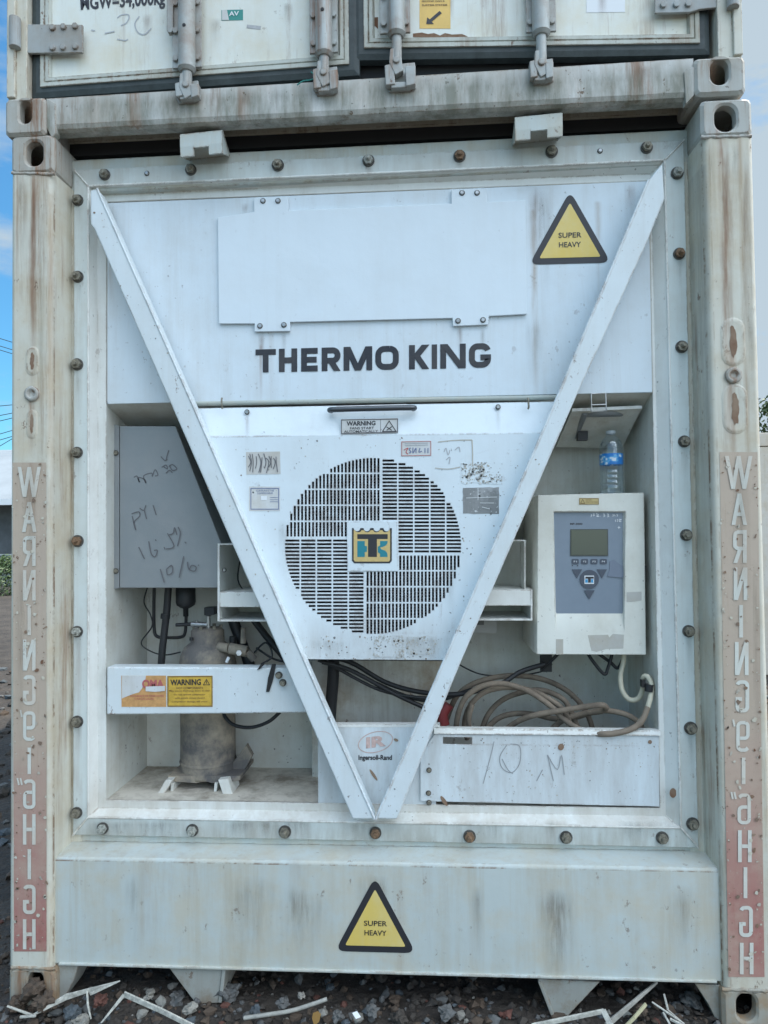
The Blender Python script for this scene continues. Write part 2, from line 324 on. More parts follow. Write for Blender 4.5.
# ------------------------------------------------------------------ lettering
def arc(cx, cy, rx, ry, a0, a1, n=7):
    return [(cx + rx * cos(rad(a0 + (a1 - a0) * i / n)), cy + ry * sin(rad(a0 + (a1 - a0) * i / n))) for i in range(n + 1)]
def glyph(c, w, h, t):
    """strokes (polyline centre lines) in a box w x h, y down, stroke t"""
    a = t / 2; W_, H_ = w - a, h - a; r = min(w, h) * .26; m = h / 2
    ring = lambda x0, y0, x1, y1, r_: (arc(x1 - r_, y0 + r_, r_, r_, -90, 0) + arc(x1 - r_, y1 - r_, r_, r_, 0, 90) + arc(x0 + r_, y1 - r_, r_, r_, 90, 180) + arc(x0 + r_, y0 + r_, r_, r_, 180, 270) + [(x1 - r_, y0)])
    if c == 'T': return [[(0, a), (w, a)], [(w / 2, t), (w / 2, h)]]
    if c == 'H': return [[(a, 0), (a, h)], [(W_, 0), (W_, h)], [(t, m), (w - t, m)]]
    if c == 'E': return [[(a, 0), (a, h)], [(t, a), (w, a)], [(t, m), (w * .94, m)], [(t, h - a), (w, h - a)]]
    if c == 'I': return [[(w / 2, 0), (w / 2, h)]]
    if c == 'O': return [ring(a, a, W_, H_, r)]
    if c == 'N': return [[(a, 0), (a, h)], [(W_, 0), (W_, h)], [(t * .62, 0), (w - t * .62, h)]]
    if c == 'M': return [[(a, 0), (a, h)], [(W_, 0), (W_, h)], [(t * .62, 0), (w / 2, h)], [(w - t * .62, 0), (w / 2, h)]]
    if c == 'K': return [[(a, 0), (a, h)], [(t * .9, m * 1.12), (w - t * .65, 0)], [(t * 1.2, m * .84), (w - t * .65, h)]]
    if c == 'W': return [[(a, 0), (w * .3, h)], [(w * .3, h), (w / 2, 0)], [(w / 2, 0), (w * .7, h)], [(w * .7, h), (W_, 0)]]
    if c == 'A': return [[(a, h), (w / 2, 0)], [(w / 2, 0), (W_, h)], [(w * .25, h * .66), (w * .75, h * .66)]]
    if c == 'R': return [[(a, 0), (a, h)], [(t, a)] + arc(W_ - r, a + r, r, r, -90, 0) + arc(W_ - r, h * .56 - r, r, r, 0, 90) + [(t, h * .56)], [(w * .48, h * .56), (w - t * .58, h)]]
    if c == 'G': return [arc(W_ - r, a + r, r, r, -18, -90) + arc(a + r, a + r, r, r, -90, -180) + arc(a + r, H_ - r, r, r, 180, 90) + arc(W_ - r, H_ - r, r, r, 90, 0) + [(W_, h * .58), (w * .52, h * .58)]]
    if c == '9': return [[(a, H_ - r * .6)] + arc(a + r, H_ - r, r, r, 150, 90) + arc(W_ - r, H_ - r, r, r, 90, 0) + arc(W_ - r, a + r, r, r, 0, -90) + arc(a + r, a + r, r, r, -90, -180) + arc(a + r, h * .56 - r, r, r, 180, 90) + [(w - t, h * .56)]]
    if c == '6': return [[(w - x, h - y) for x, y in glyph('9', w, h, t)[0]]]
    return []
def strokes(mb, lines, M2, t, m, lift=.0, slant=False):
    """lines in unit-ish coords mapped by M2 -> world; t width in world metres"""
    k = 0
    for ln in lines:
        P = [M2(x, y) for x, y in ln]
        if slant and len(P) == 2 and abs(P[1].x - P[0].x) > 1e-4 and abs(P[1].z - P[0].z) > .3 * abs(P[1].x - P[0].x):
            d = P[1] - P[0]; wh = Vector((t * d.length / abs(d.z) / 2, 0, 0)); lo = Vector((0, lift + .00025 * k, 0))
            mb.mesh([P[0] - wh - lo, P[0] + wh - lo, P[1] + wh - lo, P[1] - wh - lo], [[0, 1, 2, 3]], m); k += 1; continue
        for p in P: p.y -= lift + .00025 * k
        # mitred ribbon
        n = len(P); Ls = []; Rs = []
        for i in range(n):
            d0 = (P[i] - P[i - 1]) if i else (P[1] - P[0]); d1 = (P[i + 1] - P[i]) if i < n - 1 else d0
            d0 = Vector((d0.x, 0, d0.z)).normalized() if d0.length > 1e-9 else d0; d1 = Vector((d1.x, 0, d1.z)).normalized() if d1.length > 1e-9 else d0
            n0 = Vector((-d0.z, 0, d0.x)); n1 = Vector((-d1.z, 0, d1.x)); b_ = (n0 + n1)
            if b_.length < 1e-6: b_ = n0
            b_.normalize(); w_ = t / 2 / max(.5, b_.dot(n0))
            Ls.append(P[i] + b_ * w_); Rs.append(P[i] - b_ * w_)
        vs_ = Ls + Rs
        mb.mesh(vs_, [[i, i + n, i + 1 + n, i + 1] for i in range(n - 1)], m)
        k += 1
_txt = {}
def text(mb, s_, q, Y, m, lift=.0012, bold=0., spacing=1.0):
    """flat text filling the measured quad q"""
    key = (s_, bold, spacing)
    if key not in _txt:
        cu = bpy.data.curves.new('t', 'FONT'); cu.body = s_; cu.offset = bold; cu.resolution_u = 3; cu.space_character = spacing
        o = bpy.data.objects.new('t', cu); me = o.to_mesh()
        _txt[key] = ([v.co.copy() for v in me.vertices], [list(p.vertices) for p in me.polygons]); o.to_mesh_clear()
        bpy.data.objects.remove(o); bpy.data.curves.remove(cu)
    V, Fs = _txt[key]
    if not V: return
    x0 = min(v.x for v in V); x1 = max(v.x for v in V); y0 = min(v.y for v in V); y1 = max(v.y for v in V)
    qm = quad_map(q, Y - lift)
    mb.mesh([qm((v.x - x0) / (x1 - x0), (y1 - v.y) / (y1 - y0)) for v in V], Fs, m)
def scrawl(mb, lines, Y, w, m, lift=.001):
    for k, ln in enumerate(lines):
        P = smooth_path([at(x, y, Y - lift - k * .0002) for x, y in ln], 4)
        mb.ribbon(P, w, m)
def decal(mb, q, Y, m, lift=.0008):
    mb.face([at(x, y, Y - lift) for x, y in q][::-1], m)
def decal_frame(mb, q, Y, t, m, lift=.0012):
    qm = quad_map(q, Y - lift); P = [qm(0, 0), qm(1, 0), qm(1, 1), qm(0, 1)]
    c = (P[0] + P[1] + P[2] + P[3]) / 4
    I = []
    for p in P: I.append(Vector((p.x - math.copysign(t, p.x - c.x), p.y, p.z - math.copysign(t, p.z - c.z))))
    for i in range(4): mb.face([P[i], I[i], I[(i + 1) % 4], P[(i + 1) % 4]], m)

def rr(cx, cz, hw, hh, r, n=40):
    """rounded rect sampled by angle (x,z)"""
    o = []
    for i in range(n):
        a = 2 * pi * i / n; dx, dz = cos(a), sin(a)
        lo, hi = 0, 10
        for _ in range(30):
            md = (lo + hi) / 2; x, z = abs(dx * md), abs(dz * md)
            qx, qz = max(x - (hw - r), 0), max(z - (hh - r), 0)
            ins = (x <= hw and z <= hh and (qx * qx + qz * qz) ** .5 <= r) if (qx > 0 and qz > 0) else (x <= hw and z <= hh)
            if ins: lo = md
            else: hi = md
        o.append((cx + dx * lo, cz + dz * lo))
    return o
def casting(name, parent, x0, x1, z0, z1, hx, hz, hw, hh, m, depth=.178, Y=0, label=None):
    """ISO corner fitting with its oval front aperture"""
    b = MB(); n = 48; cx, cz = (x0 + x1) / 2, (z0 + z1) / 2
    O = rr(cx, cz, (x1 - x0) / 2, (z1 - z0) / 2, .016, n); e = .010
    O0 = rr(cx, cz, (x1 - x0) / 2 - e, (z1 - z0) / 2 - e, .010, n)
    H = rr(hx, hz, hw, hh, hw * .98, n)
    Hs = rr(hx, hz, hw + .006, hh + .006, hw * .98, n)
    V = [Vector((x, Y, z)) for x, z in Hs] + [Vector((x, Y, z)) for x, z in O0] + [Vector((x, Y + e, z)) for x, z in O] + [Vector((x, Y + depth, z)) for x, z in O]
    V += [Vector((x, Y + .006, z)) for x, z in H] + [Vector((x, Y + .035, z)) for x, z in H]
    fs = []
    for i in range(n):
        j = (i + 1) % n
        for A, B in ((0, 1), (1, 2), (2, 3)): fs.append([A * n + i, A * n + j, B * n + j, B * n + i])
        fs.append([i, 4 * n + i, 4 * n + j, j]); fs.append([4 * n + i, 5 * n + i, 5 * n + j, 4 * n + j])
    b.mesh(V, fs, m, False)
    b.face([Vector((x, Y + depth, z)) for x, z in O], m)
    return b.build(name, parent, label=label)

def chipsin(b, px_poly, Y, n, mats, seed, lo=.3, hi=1.3, bias=None):
    r_ = random.Random(seed); xs_ = [p[0] for p in px_poly]; ys_ = [p[1] for p in px_poly]
    def inside(x, y):
        c = False; N_ = len(px_poly)
        for i in range(N_):
            (x0, y0), (x1, y1) = px_poly[i], px_poly[i - 1]
            if (y0 > y) != (y1 > y) and x < (x1 - x0) * (y - y0) / (y1 - y0) + x0: c = not c
        return c
    k = 0; tries = 0
    while k < n and tries < n * 20:
        tries += 1
        x, y = r_.uniform(min(xs_), max(xs_)), r_.uniform(min(ys_), max(ys_))
        if bias: y = min(ys_) + (max(ys_) - min(ys_)) * (r_.random() ** bias)
        if not inside(x, y) or noise.noise(Vector((x * .05, y * .05, seed))) < r_.uniform(-.5, .2): continue
        sz = lo + (hi - lo) * r_.random() ** 2.5; a = r_.uniform(0, pi); el = r_.uniform(.35, 1)
        P = []
        for i in range(7):
            t_ = 2 * pi * i / 7; rr1 = sz * r_.uniform(.6, 1.2); u, v = rr1 * cos(t_), rr1 * el * sin(t_)
            P.append(at(x + u * cos(a) - v * sin(a), y + u * sin(a) + v * cos(a), Y - .0009))
        b.face(P, r_.choice(mats)); k += 1
BM = [M['bolt'], plain('rusty_bolt', (.24, .15, .09, 1), .7, metal=.2, bump=.6, var=.6, scale=90), plain('painted_bolt', (.36, .37, .33, 1), .5, bump=.5, var=.7, scale=110), M['bolt']]
def hex_bolt(parent, px, py, Y, r=.017, name='bolt', stud=True, mat=None, tilt=0):
    b = MB(); c = at(px, py, Y); mm = mat or random.choice(BM)
    b.cyl(c + Vector((0, .001, 0)), c + Vector((0, -.005, 0)), r * 1.12, M['washer'], n=20)
    b.cyl(c + Vector((0, -.005, 0)), c + Vector((0, -.017, 0)), r * .88, mm, n=6)
    if stud: b.cyl(c + Vector((0, -.017, 0)), c + Vector((random.uniform(-.002, .002), -.028 - random.uniform(0, .006), random.uniform(-.001, .002))), r * .42, mm, r1=r * .36, n=12)
    return b.build(name, parent)
def screw(parent, px, py, Y, r=.006, mat=None, name='screw'):
    b = MB(); c = at(px, py, Y); b.cyl(c + Vector((0, .001, 0)), c + Vector((0, -.002, 0)), r * 1.3, M['washer'], n=14)
    b.cyl(c + Vector((0, -.002, 0)), c + Vector((0, -.007, 0)), r, mat or M['steel'], r1=r * .75, n=12)
    return b.build(name, parent)
def sign_triangle(parent, apex, bl, br, Y, label):
    b = MB(); P = [Vector(at(*p, Y - .0015)) for p in (apex, br, bl)]; c = (P[0] + P[1] + P[2]) / 3; P = [c + (p - c) * 1.05 for p in P]
    def rounded(P, r):
        out = []
        for i in range(3):
            p, a, d = P[i], P[i - 1], P[(i + 1) % 3]
            u = (a - p).normalized(); v = (d - p).normalized()
            q0 = p + u * r; q1 = p + v * r
            for k in range(6):
                t = k / 5; out.append(q0 * (1 - t) ** 2 + p * 2 * t * (1 - t) + q1 * t * t)
        return out
    b.prism(rounded(P, .035), (0, .0012, 0), M['sticker_black'])
    I = [c + (p - c) * .75 for p in P]
    for p in I: p.y -= .001
    b.prism(rounded(I, .008), (0, .0008, 0), M['yellow'])
    mx_, w = (bl[0] + br[0]) / 2, (br[0] - bl[0])
    yb = (bl[1] + br[1]) / 2; sl = (br[1] - bl[1]) / w
    for s_, yy, hw_ in (('SUPER', yb - 27.5, 11.5), ('HEAVY', yb - 18, 11)):
        q = [(mx_ - hw_, yy - 2.6 - sl * hw_), (mx_ + hw_, yy - 2.6 + sl * hw_), (mx_ + hw_, yy + 2.6 + sl * hw_), (mx_ - hw_, yy + 2.6 - sl * hw_)]
        text(b, s_, q, Y, M['sticker_black'], lift=.0036, bold=.012)
    return b.build('warning_sign', parent, label=label)

# ================================================================== GROUND
gm = bpy.data.materials.new('dark_soil'); gm.use_nodes = True; t = gm.node_tree; b_ = t.nodes['Principled BSDF']
g_ = G(t, 'ShaderNodeNewGeometry'); n1 = G(t, 'ShaderNodeTexNoise'); n1.inputs['Scale'].default_value = 3; n1.inputs['Detail'].default_value = 12; n1.inputs['Roughness'].default_value = .75
t.links.new(g_.outputs['Position'], n1.inputs['Vector']); r_ = G(t, 'ShaderNodeValToRGB'); e_ = r_.color_ramp.elements
e_[0].position = .35; e_[0].color = (.022, .018, .015, 1); e_[1].position = .7; e_[1].color = (.075, .062, .05, 1)
t.links.new(n1.outputs['Fac'], r_.inputs[0]); t.links.new(r_.outputs[0], b_.inputs['Base Color']); b_.inputs['Roughness'].default_value = .85
bp_ = G(t, 'ShaderNodeBump'); bp_.inputs['Distance'].default_value = .04; bp_.inputs['Strength'].default_value = .8
n2 = G(t, 'ShaderNodeTexNoise'); n2.inputs['Scale'].default_value = 22; n2.inputs['Detail'].default_value = 8; t.links.new(g_.outputs['Position'], n2.inputs['Vector'])
t.links.new(n2.outputs['Fac'], bp_.inputs['Height']); t.links.new(bp_.outputs[0], b_.inputs['Normal'])
M['soil'] = gm
b = MB(); nx = 60
ext = [-400, -120, -40, -14, -7] + [-4 + .16 * i for i in range(51)] + [7, 14, 40, 120, 400]
ey = [-60, -20, -8, -4] + [-2.4 + .12 * i for i in range(36)] + [4, 8, 20, 60, 200, 600]
V = []; Fs = []
def gz(x, y):
    k = 1 if (abs(x) < 4.2 and -2.5 < y < 2) else 0
    return k * (noise.noise(Vector((x * 2.2, y * 2.2, 0))) * .02 + noise.noise(Vector((x * 9, y * 9, 3))) * .012 - .005) - (0 if k else .01)
for y in ey:
    for x in ext: V.append((x, y, gz(x, y)))
for j in range(len(ey) - 1):
    for i in range(len(ext) - 1):
        a = j * len(ext) + i; Fs.append([a, a + 1, a + 1 + len(ext), a + len(ext)])
b.mesh(V, Fs, M['soil'], True); structure(b.build('ground'))

def rock_mesh(c, r, seed, sub=2):
    bm = bmesh.new(); bmesh.ops.create_icosphere(bm, subdivisions=sub, radius=1)
    sx, sy, sz = 1, .75 + .4 * random.random(), .55 + .35 * random.random()
    rot = Matrix.Rotation(random.random() * 6.3, 3, 'Z')
    V = []
    for v in bm.verts:
        d = v.co.normalized(); q = d * (1 + .75 * noise.noise(d * 1.4 + Vector((seed, seed * .7, 0))) + .45 * noise.noise(d * 3.2 + Vector((0, seed, 0))))
        q = Vector((q.x * sx, q.y * sy, q.z * sz)); V.append(rot @ q * r + Vector(c))
    Fs = [[v.index for v in f.verts] for f in bm.faces]; bm.free(); return V, Fs
RM = [plain('stone_' + n_, c_, .85, bump=.8, var=.4, scale=45) for n_, c_ in (('grey', (.12, .12, .115, 1)), ('brown', (.085, .06, .042, 1)), ('pale', (.28, .265, .23, 1)), ('dark', (.055, .046, .038, 1)), ('reddish', (.13, .055, .04, 1)), ('bluish', (.08, .095, .105, 1)))]
b = MB()
for i in range(9000):
    x = random.uniform(-1.9, 1.9); y = random.choice((random.uniform(-.75, .1), random.uniform(-.35, .55), random.uniform(-2.2, .6)))
    r = random.choice((.004, .005, .007, .009, .012, .018)) * random.uniform(.7, 1.2)
    V, Fs = rock_mesh((x, y, gz(x, y) + r * .25), r, i * .37, 1)
    b.mesh(V, Fs, RM[random.choices(range(6), (3, 5, .7, 8, .6, 1.2))[0]], False)
for i in range(1500):
    x = random.choice((random.uniform(-5, -1.3), random.uniform(1.3, 4))); y = random.uniform(-1, 6)
    r = random.uniform(.012, .05)
    V, Fs = rock_mesh((x, y, gz(x, y) + r * .1), r, i * .37, 1)
    b.mesh(V, Fs, RM[random.choices(range(6), (3, 2, .5, 8, .3, 4))[0]], False)
structure(b.build('gravel'), 'stuff')

# ================================================================== LOWER REEFER CONTAINER
RC = thing('refrigerated_container', 'white refrigerated container at ground level with fan unit and diagonal braces on its end wall', 'container', (0, 0, 0))
XL, XR = at(11, 500, 0).x, at(758, 420, 0).x
XR = 1.222; XL = -1.222
ZT_L, ZT_R = at(34, 134, 0).z, at(725, 100, 0).z
ZT = (ZT_L + ZT_R) / 2
# body (insulated box running back)
b = MB(); b.box((XL + .012, .545, .16), (XR - .012, 12.0, ZT - .02), M['post'])
rl, rt_, rr_x, rb_ = at(106, 800, .16), at(108, 404, .16), at(660, 808, .16), at(660, 808, .16)
b.box((XL + .012, .178, .16), (rl.x - .045, .543, ZT - .02), M['post']); b.box((rr_x.x + .045, .178, .16), (XR - .012, .543, ZT - .02), M['post'])
b.box((rl.x - .044, .178, rt_.z + .05), (rr_x.x + .044, .543, ZT - .021), M['post']); b.box((rl.x - .044, .178, .161), (rr_x.x + .044, .543, rl.z - .06), M['post'])
for i in range(46):
    y0 = .45 + i * .25
    for s_ in (-1, 1):
        x = (XL + .012) if s_ < 0 else (XR - .012)
        b.box((min(x, x - s_ * -.012), y0, .3), (max(x, x - s_ * -.012), y0 + .12, ZT - .12), M['post'])
b.build('insulated_body', RC)
# castings
cl = dict(hw=.031, hh=.046)
def cz_(px, py): p = at(px, py, 0); return p.x, p.z
hx, hz = cz_(34, 153); xi = at(54, 150, 0).x
casting('corner_casting', RC, XL, xi, at(34, 173, 0).z, at(34, 134.5, 0).z, hx, hz, .030, .043, M['cast'])
hx, hz = cz_(725.8, 117.7); xi2 = at(701, 115, 0).x
casting('corner_casting', RC, xi2, XR, at(725, 136, 0).z, at(725, 98.5, 0).z, hx, hz, .034, .043, M['cast'])
hx, hz = cz_(35, 986); xi3 = at(55, 985, 0).x
casting('corner_casting', RC, XL, xi3, -.03, at(34, 969, 0).z, hx, hz, .026, .045, M['cast_low'])
hx, hz = cz_(746.8, 1008); xi4 = at(722.5, 1005, 0).x
casting('corner_casting', RC, xi4, XR, -.03, at(745, 990, 0).z, hx, hz, .030, .042, M['cast_low'])
# weld beads over / under castings
for (x0, y0, x1, y1) in ((10, 172.5, 55, 174), (701, 137, 752, 135.5), (11, 968, 55, 969), (722, 989.5, 768, 991)):
    p, q = at(x0, y0, 0), at(x1, y1, 0); p.x = max(p.x, XL + .003); q.x = min(q.x, XR - .003)
    b = MB(); b.tube([p.lerp(q, i / 14) + Vector((0, random.uniform(-.0015, .0015) + .003, random.uniform(-.002, .002))) for i in range(15)], .0055, M['cast_low' if y0 > 500 else 'cast'], 8, 2); b.build('weld_bead', RC)
# posts: folded section, chamfered inner corner, return to the unit's flange
def post(side, xin, zb, zt):
    b = MB(); s_ = side
    xo = XL if s_ < 0 else XR
    xf = xin                                    # inner edge of front face
    xb = at(70, 500, .13).x if s_ < 0 else at(695, 500, .13).x
    pr = [(xo, .012), (xo - s_ * .012, 0.002), (xf + s_ * .016, 0.002), (xf + s_ * .004, .006), (xf - s_ * .006, .02), (xf - s_ * .010, .128), (xb, .130), (xb, .175), (xo, .175)]
    pr = [(x - s_ * .045 if abs(y - .13) < .001 and x == xb else x, y) for x, y in pr]
    n = len(pr); V = [Vector((x, y, zb)) for x, y in pr] + [Vector((x, y, zt)) for x, y in pr]
    b.mesh(V, [[i, (i + 1) % n, (i + 1) % n + n, i + n] for i in range(n)] + [list(range(n)), list(range(n, 2 * n))], M['post'])
    return b.build('corner_post', RC, bevel=.004)
xinL = at(50, 500, 0).x; xinR = at(714, 500, 0).x
PL = post(-1, xinL, at(34, 970, 0).z - .005, at(34, 173, 0).z + .004); PR = post(1, xinR, at(745, 990, 0).z - .005, at(725, 136, 0).z + .004)
# warning strips with mirrored lettering
LET = ['W', 'A', 'R', 'N', 'I', 'N', 'G', "'9", 'I', '"6', 'H', 'I', 'G', 'H']
def strip(parent, q, xc0, xc1, w, rows, ww):
    b = MB(); decal(b, q, .002, M['decal'], .0010)
    n = len(rows)
    for k, (c, (y0, y1)) in enumerate(zip(LET, rows)):
        xc = xc0 + (xc1 - xc0) * k / (n - 1); wd = ww if c == 'W' else (w * 1.15 if c == 'A' else w)
        core = c[-1]; yc = (y1 - y0)
        def M2(u, v, xc=xc, wd=wd, y0=y0, yc=yc): return at(xc + wd / 2 - u * wd, y0 + v * yc, .0005)
        gl = glyph(core, 1.0, yc / wd, .29 if core != 'W' else .15)
        if core == 'A': gl = glyph(core, 1.0, yc / wd, .27)
        gl = [[(x, y / (yc / wd)) for x, y in ln] for ln in gl]
        t_ = .29 * w / .30 / 1000 * 1.0
        t_ = (at(xc + w * .27, y0, 0) - at(xc, y0, 0)).length
        if core in '96': t_ *= .92
        strokes(b, gl, M2, t_, M['decal_letter'], .0012, True)
        if len(c) > 1:
            for j in range(1 if c[0] == "'" else 2):
                x_ = xc + (-w * .62 - j * 3.0)
                b.ribbon([at(x_ - 1.0, y0 - 1, -.0012), at(x_ + .5, y0 + 6, -.0012)], .006, M['decal_letter'])
    MP = [M['post'], M['post'], M['rustpatch'], M['chip_brown'], M['chip_pale']]
    chipsin(b, q, -.0012, 190, MP, int(xc0), .3, 2.8); chipsin(b, [q[0], (q[0][0] + 4, q[0][1]), (q[3][0] + 4, q[3][1]), q[3]], -.0012, 60, MP, 3, .4, 1.8); chipsin(b, [(q[1][0] - 4, q[1][1]), q[1], q[2], (q[2][0] - 4, q[2][1])], -.0012, 60, MP, 4, .4, 1.8)
    return b.build('warning_strip', parent, label='faded red warning strip with mirrored white lettering')
PL['_o'] = Vector((0, 0, 0)); PR['_o'] = Vector((0, 0, 0))
rowsL = [(467, 497), (502, 532), (536, 566), (570, 600.5), (605, 635), (639.5, 670.5), (675, 705), (711, 741), (747.5, 774), (779, 809), (814, 844.5), (849, 879), (884.5, 914), (919, 949)]
rowsR = [(456, 489), (493.5, 525), (530, 563), (567.5, 600), (605, 637.5), (642, 675), (680, 712.5), (720.5, 752), (757.5, 784), (793, 824.5), (830, 862), (867, 898), (905.5, 937), (942.5, 974)]
strip(PL, [(12.5, 462.5), (46, 462.5), (46.5, 951.5), (14, 951.5)], 29.5, 29.5, 13, rowsL, 23)
strip(PR, [(719.5, 452), (757.5, 452), (764.5, 977), (728.5, 977)], 738.5, 746.5, 14, rowsR, 28)
# lashing lug boss and embossed ovals on the posts
def lug(parent, x, y, hole):
    b = MB(); c = at(x, y, .002)
    b.lathe((0, 0, 0), [(.026, 0), (.026, .006), (.020, .010), (.014, .010), (.011, .004 if hole else .013), (0.0005, .003 if hole else .014)], M['cast'])
    b.v = [Vector((v.x, -v.z, v.y)) + c for v in b.v]
    return b.build('lashing_boss', parent)
lug(PL, 32.5, 394, True); lug(PR, 733, 375.5, True)
def oval(parent, x, y, hw, hh):
    b = MB(); c = at(x, y, .002); O = rr(c.x, c.z, hw, hh, hw * .98, 32); I = rr(c.x, c.z, hw - .006, hh - .006, hw * .8, 32); J = rr(c.x, c.z, hw - .014, hh - .014, hw * .7, 32)
    V = [Vector((x, .0018, z)) for x, z in O] + [Vector((x, -.0012, z)) for x, z in I] + [Vector((x, .0004, z)) for x, z in J]
    b.mesh(V, [[k * 32 + i, k * 32 + (i + 1) % 32, (k + 1) * 32 + (i + 1) % 32, (k + 1) * 32 + i] for k in range(2) for i in range(32)] + [list(range(64, 96))], M['post'], True)
    xx, yy = x, y
    r = MB
    P = []
    for i in range(24):
        a = 2 * pi * i / 24; k = 1 + .3 * noise.noise(Vector((cos(a) * 2, sin(a) * 2, x * .1 + y)))
        P.append((c.x + hw * .28 * k * cos(a) + .004 * noise.noise(Vector((sin(a) * 3, y, 0))), -.0006, c.z + hh * .62 * k * sin(a)))
    b.face(P, M['rustpatch'])
    return b.build('pressed_oval', parent)
oval(PL, 32.5, 361, .024, .050); oval(PL, 32, 424, .020, .050); oval(PR, 733, 342, .038, .078); oval(PR, 735, 409, .040, .080)
# bottom sill
b = MB()
f = lambda x, y, Y: at(x, y, Y)
fr = [f(56, 857, .025), f(718, 873, .025), f(722, 985, .025), f(57, 961, .025)]
tp = [f(60, 844, .13), f(706, 858, .13)]
zt0 = (fr[0].z + fr[1].z) / 2; zt1 = (tp[0].z + tp[1].z) / 2; zb0 = (fr[2].z + fr[3].z) / 2
print('sill', zt0, zt1, zb0, 'ZT', ZT_L, ZT_R)
x0, x1 = xinL - .006, xinR + .006
prof = [(.025, zb0), (.025, zt0 - .006), (.032, zt0 + .006), (.13, max(zt1, zt0 + .014)), (.175, max(zt1, zt0 + .014)), (.175, zb0 + .008), (.07, zb0 + .008), (.07, zb0)]
n = len(prof)
V = [Vector((x0, y, z)) for y, z in prof] + [Vector((x1, y, z)) for y, z in prof]
b.mesh(V, [[i, (i + 1) % n, (i + 1) % n + n, i + n] for i in range(n)] + [list(range(n)), list(range(n, 2 * n))], M['sill'])
SILL = b.build('bottom_sill', RC, bevel=.006)
b = MB(); b.box((xinL + .02, .019, zb0 - .002), (xinR - .02, .070, zb0 + .006), M['sill']); b.build('sill_lip', RC, bevel=.002)
sign_triangle(SILL, (375, 879), (337, 950), (414, 952), .025, 'yellow warning triangle on the bottom sill')
# dark underside and gooseneck plates
b = MB(); b.box((XL + .05, .176, .12), (XR - .05, 12, .159), M['dark']); b.build('underframe', RC)
for q in ([(166, 964), (222, 969), (218, 1003), (196, 1004)], [(538, 979), (600, 982), (568, 1016), (551, 1015)]):
    b = MB(); b.pxprism(q, .035, .010, M['low']); 
    x_ = q[1][0] if q[0][0] < 300 else q[0][0]
    p0 = at(x_, q[1][1], .03); p1 = at(q[2][0] if q[0][0] < 300 else q[3][0], q[2][1], .03)
    b.prism([p0, p0 + Vector((.012, 0, 0)), p1 + Vector((.012, 0, 0)), p1], (0, .22, 0), M['low'])
    b.build('tunnel_plate', RC, bevel=.002)
for q in ([(50, 962), (79, 963), (74, 980), (66, 996), (56, 1010), (50, 1010)], [(695, 984), (727, 986), (727, 1034), (719, 1026), (708, 1004)]):
    b = MB(); b.pxprism(q, .03, .12, M['low']); b.build('gusset', RC, bevel=.003)
# header rail behind the unit flange
zh = at(380, 152, .135).z
hd = [at(72, 160, .13), at(690, 129, .13)]
b = MB(); zt_h = (hd[0].z + hd[1].z) / 2; print('header', hd[0].z, hd[1].z)
b.prism([Vector((xinL, .128, hd[0].z - .12)), Vector((xinR, .128, hd[1].z - .12)), Vector((xinR, .128, hd[1].z)), Vector((xinL, .128, hd[0].z))], (0, .12, 0), M['sill'])
b.build('header_rail', RC, bevel=.008)
b = MB(); zf = at(380, 830, .13).z
b.box((xinL + .01, .1315, max(zt1, zt0 + .014) + .001), (xinR - .01, .172, zf), M['sill']); b.build('mounting_rail', RC)
# lashing brackets on the header
for (x0, y0, x1, y1) in ((180, 134.5, 222, 156.5), (515, 117.5, 562.5, 140)):
    b = MB(); Yb = .03
    a0, a1 = at(x0, y0, Yb), at(x1, y0 - 2, Yb); c0, c1 = at(x0, y1, Yb), at(x1, y1 - 2, Yb)
    w_ = a1.x - a0.x; h_ = a0.z - c0.z
    th = .007
    P = lambda u, v, Y=Yb: Vector((a0.x + w_ * u, Y, c0.z + h_ * v + .008 * u))
    b.prism([P(0, .42), P(1, .42), P(1, 1), P(0, 1)], (0, th, 0), M['sill'])
    for u0, u1 in ((0, .32), (.68, 1)): b.prism([P(u0, 0, Yb + .004), P(u1, 0, Yb + .004), P(u1, .42), P(u0, .42)], (0, th, 0), M['sill'])
    b.prism([P(.32, .34), P(.68, .34), P(.68, .42), P(.32, .42)], (0, th, 0), M['sill'])
    b.prism([P(.0, 1, Yb + th), P(1, 1, Yb + th), P(1, .5, Yb + .095), P(0, .5, Yb + .095)], (0, .002, .006), M['sill'])
    for u in (0.0, .965):
        q_ = P(u, 0, 0); zt3 = P(u, 1, 0).z
        b.prism([Vector((q_.x, Yb + th, zt3 - .002)), Vector((q_.x, Yb + th, q_.z)), Vector((q_.x, Yb + .095, q_.z + h_ * .45))], (.005, 0, 0), M['sill'])
    b.build('header_bracket', RC)

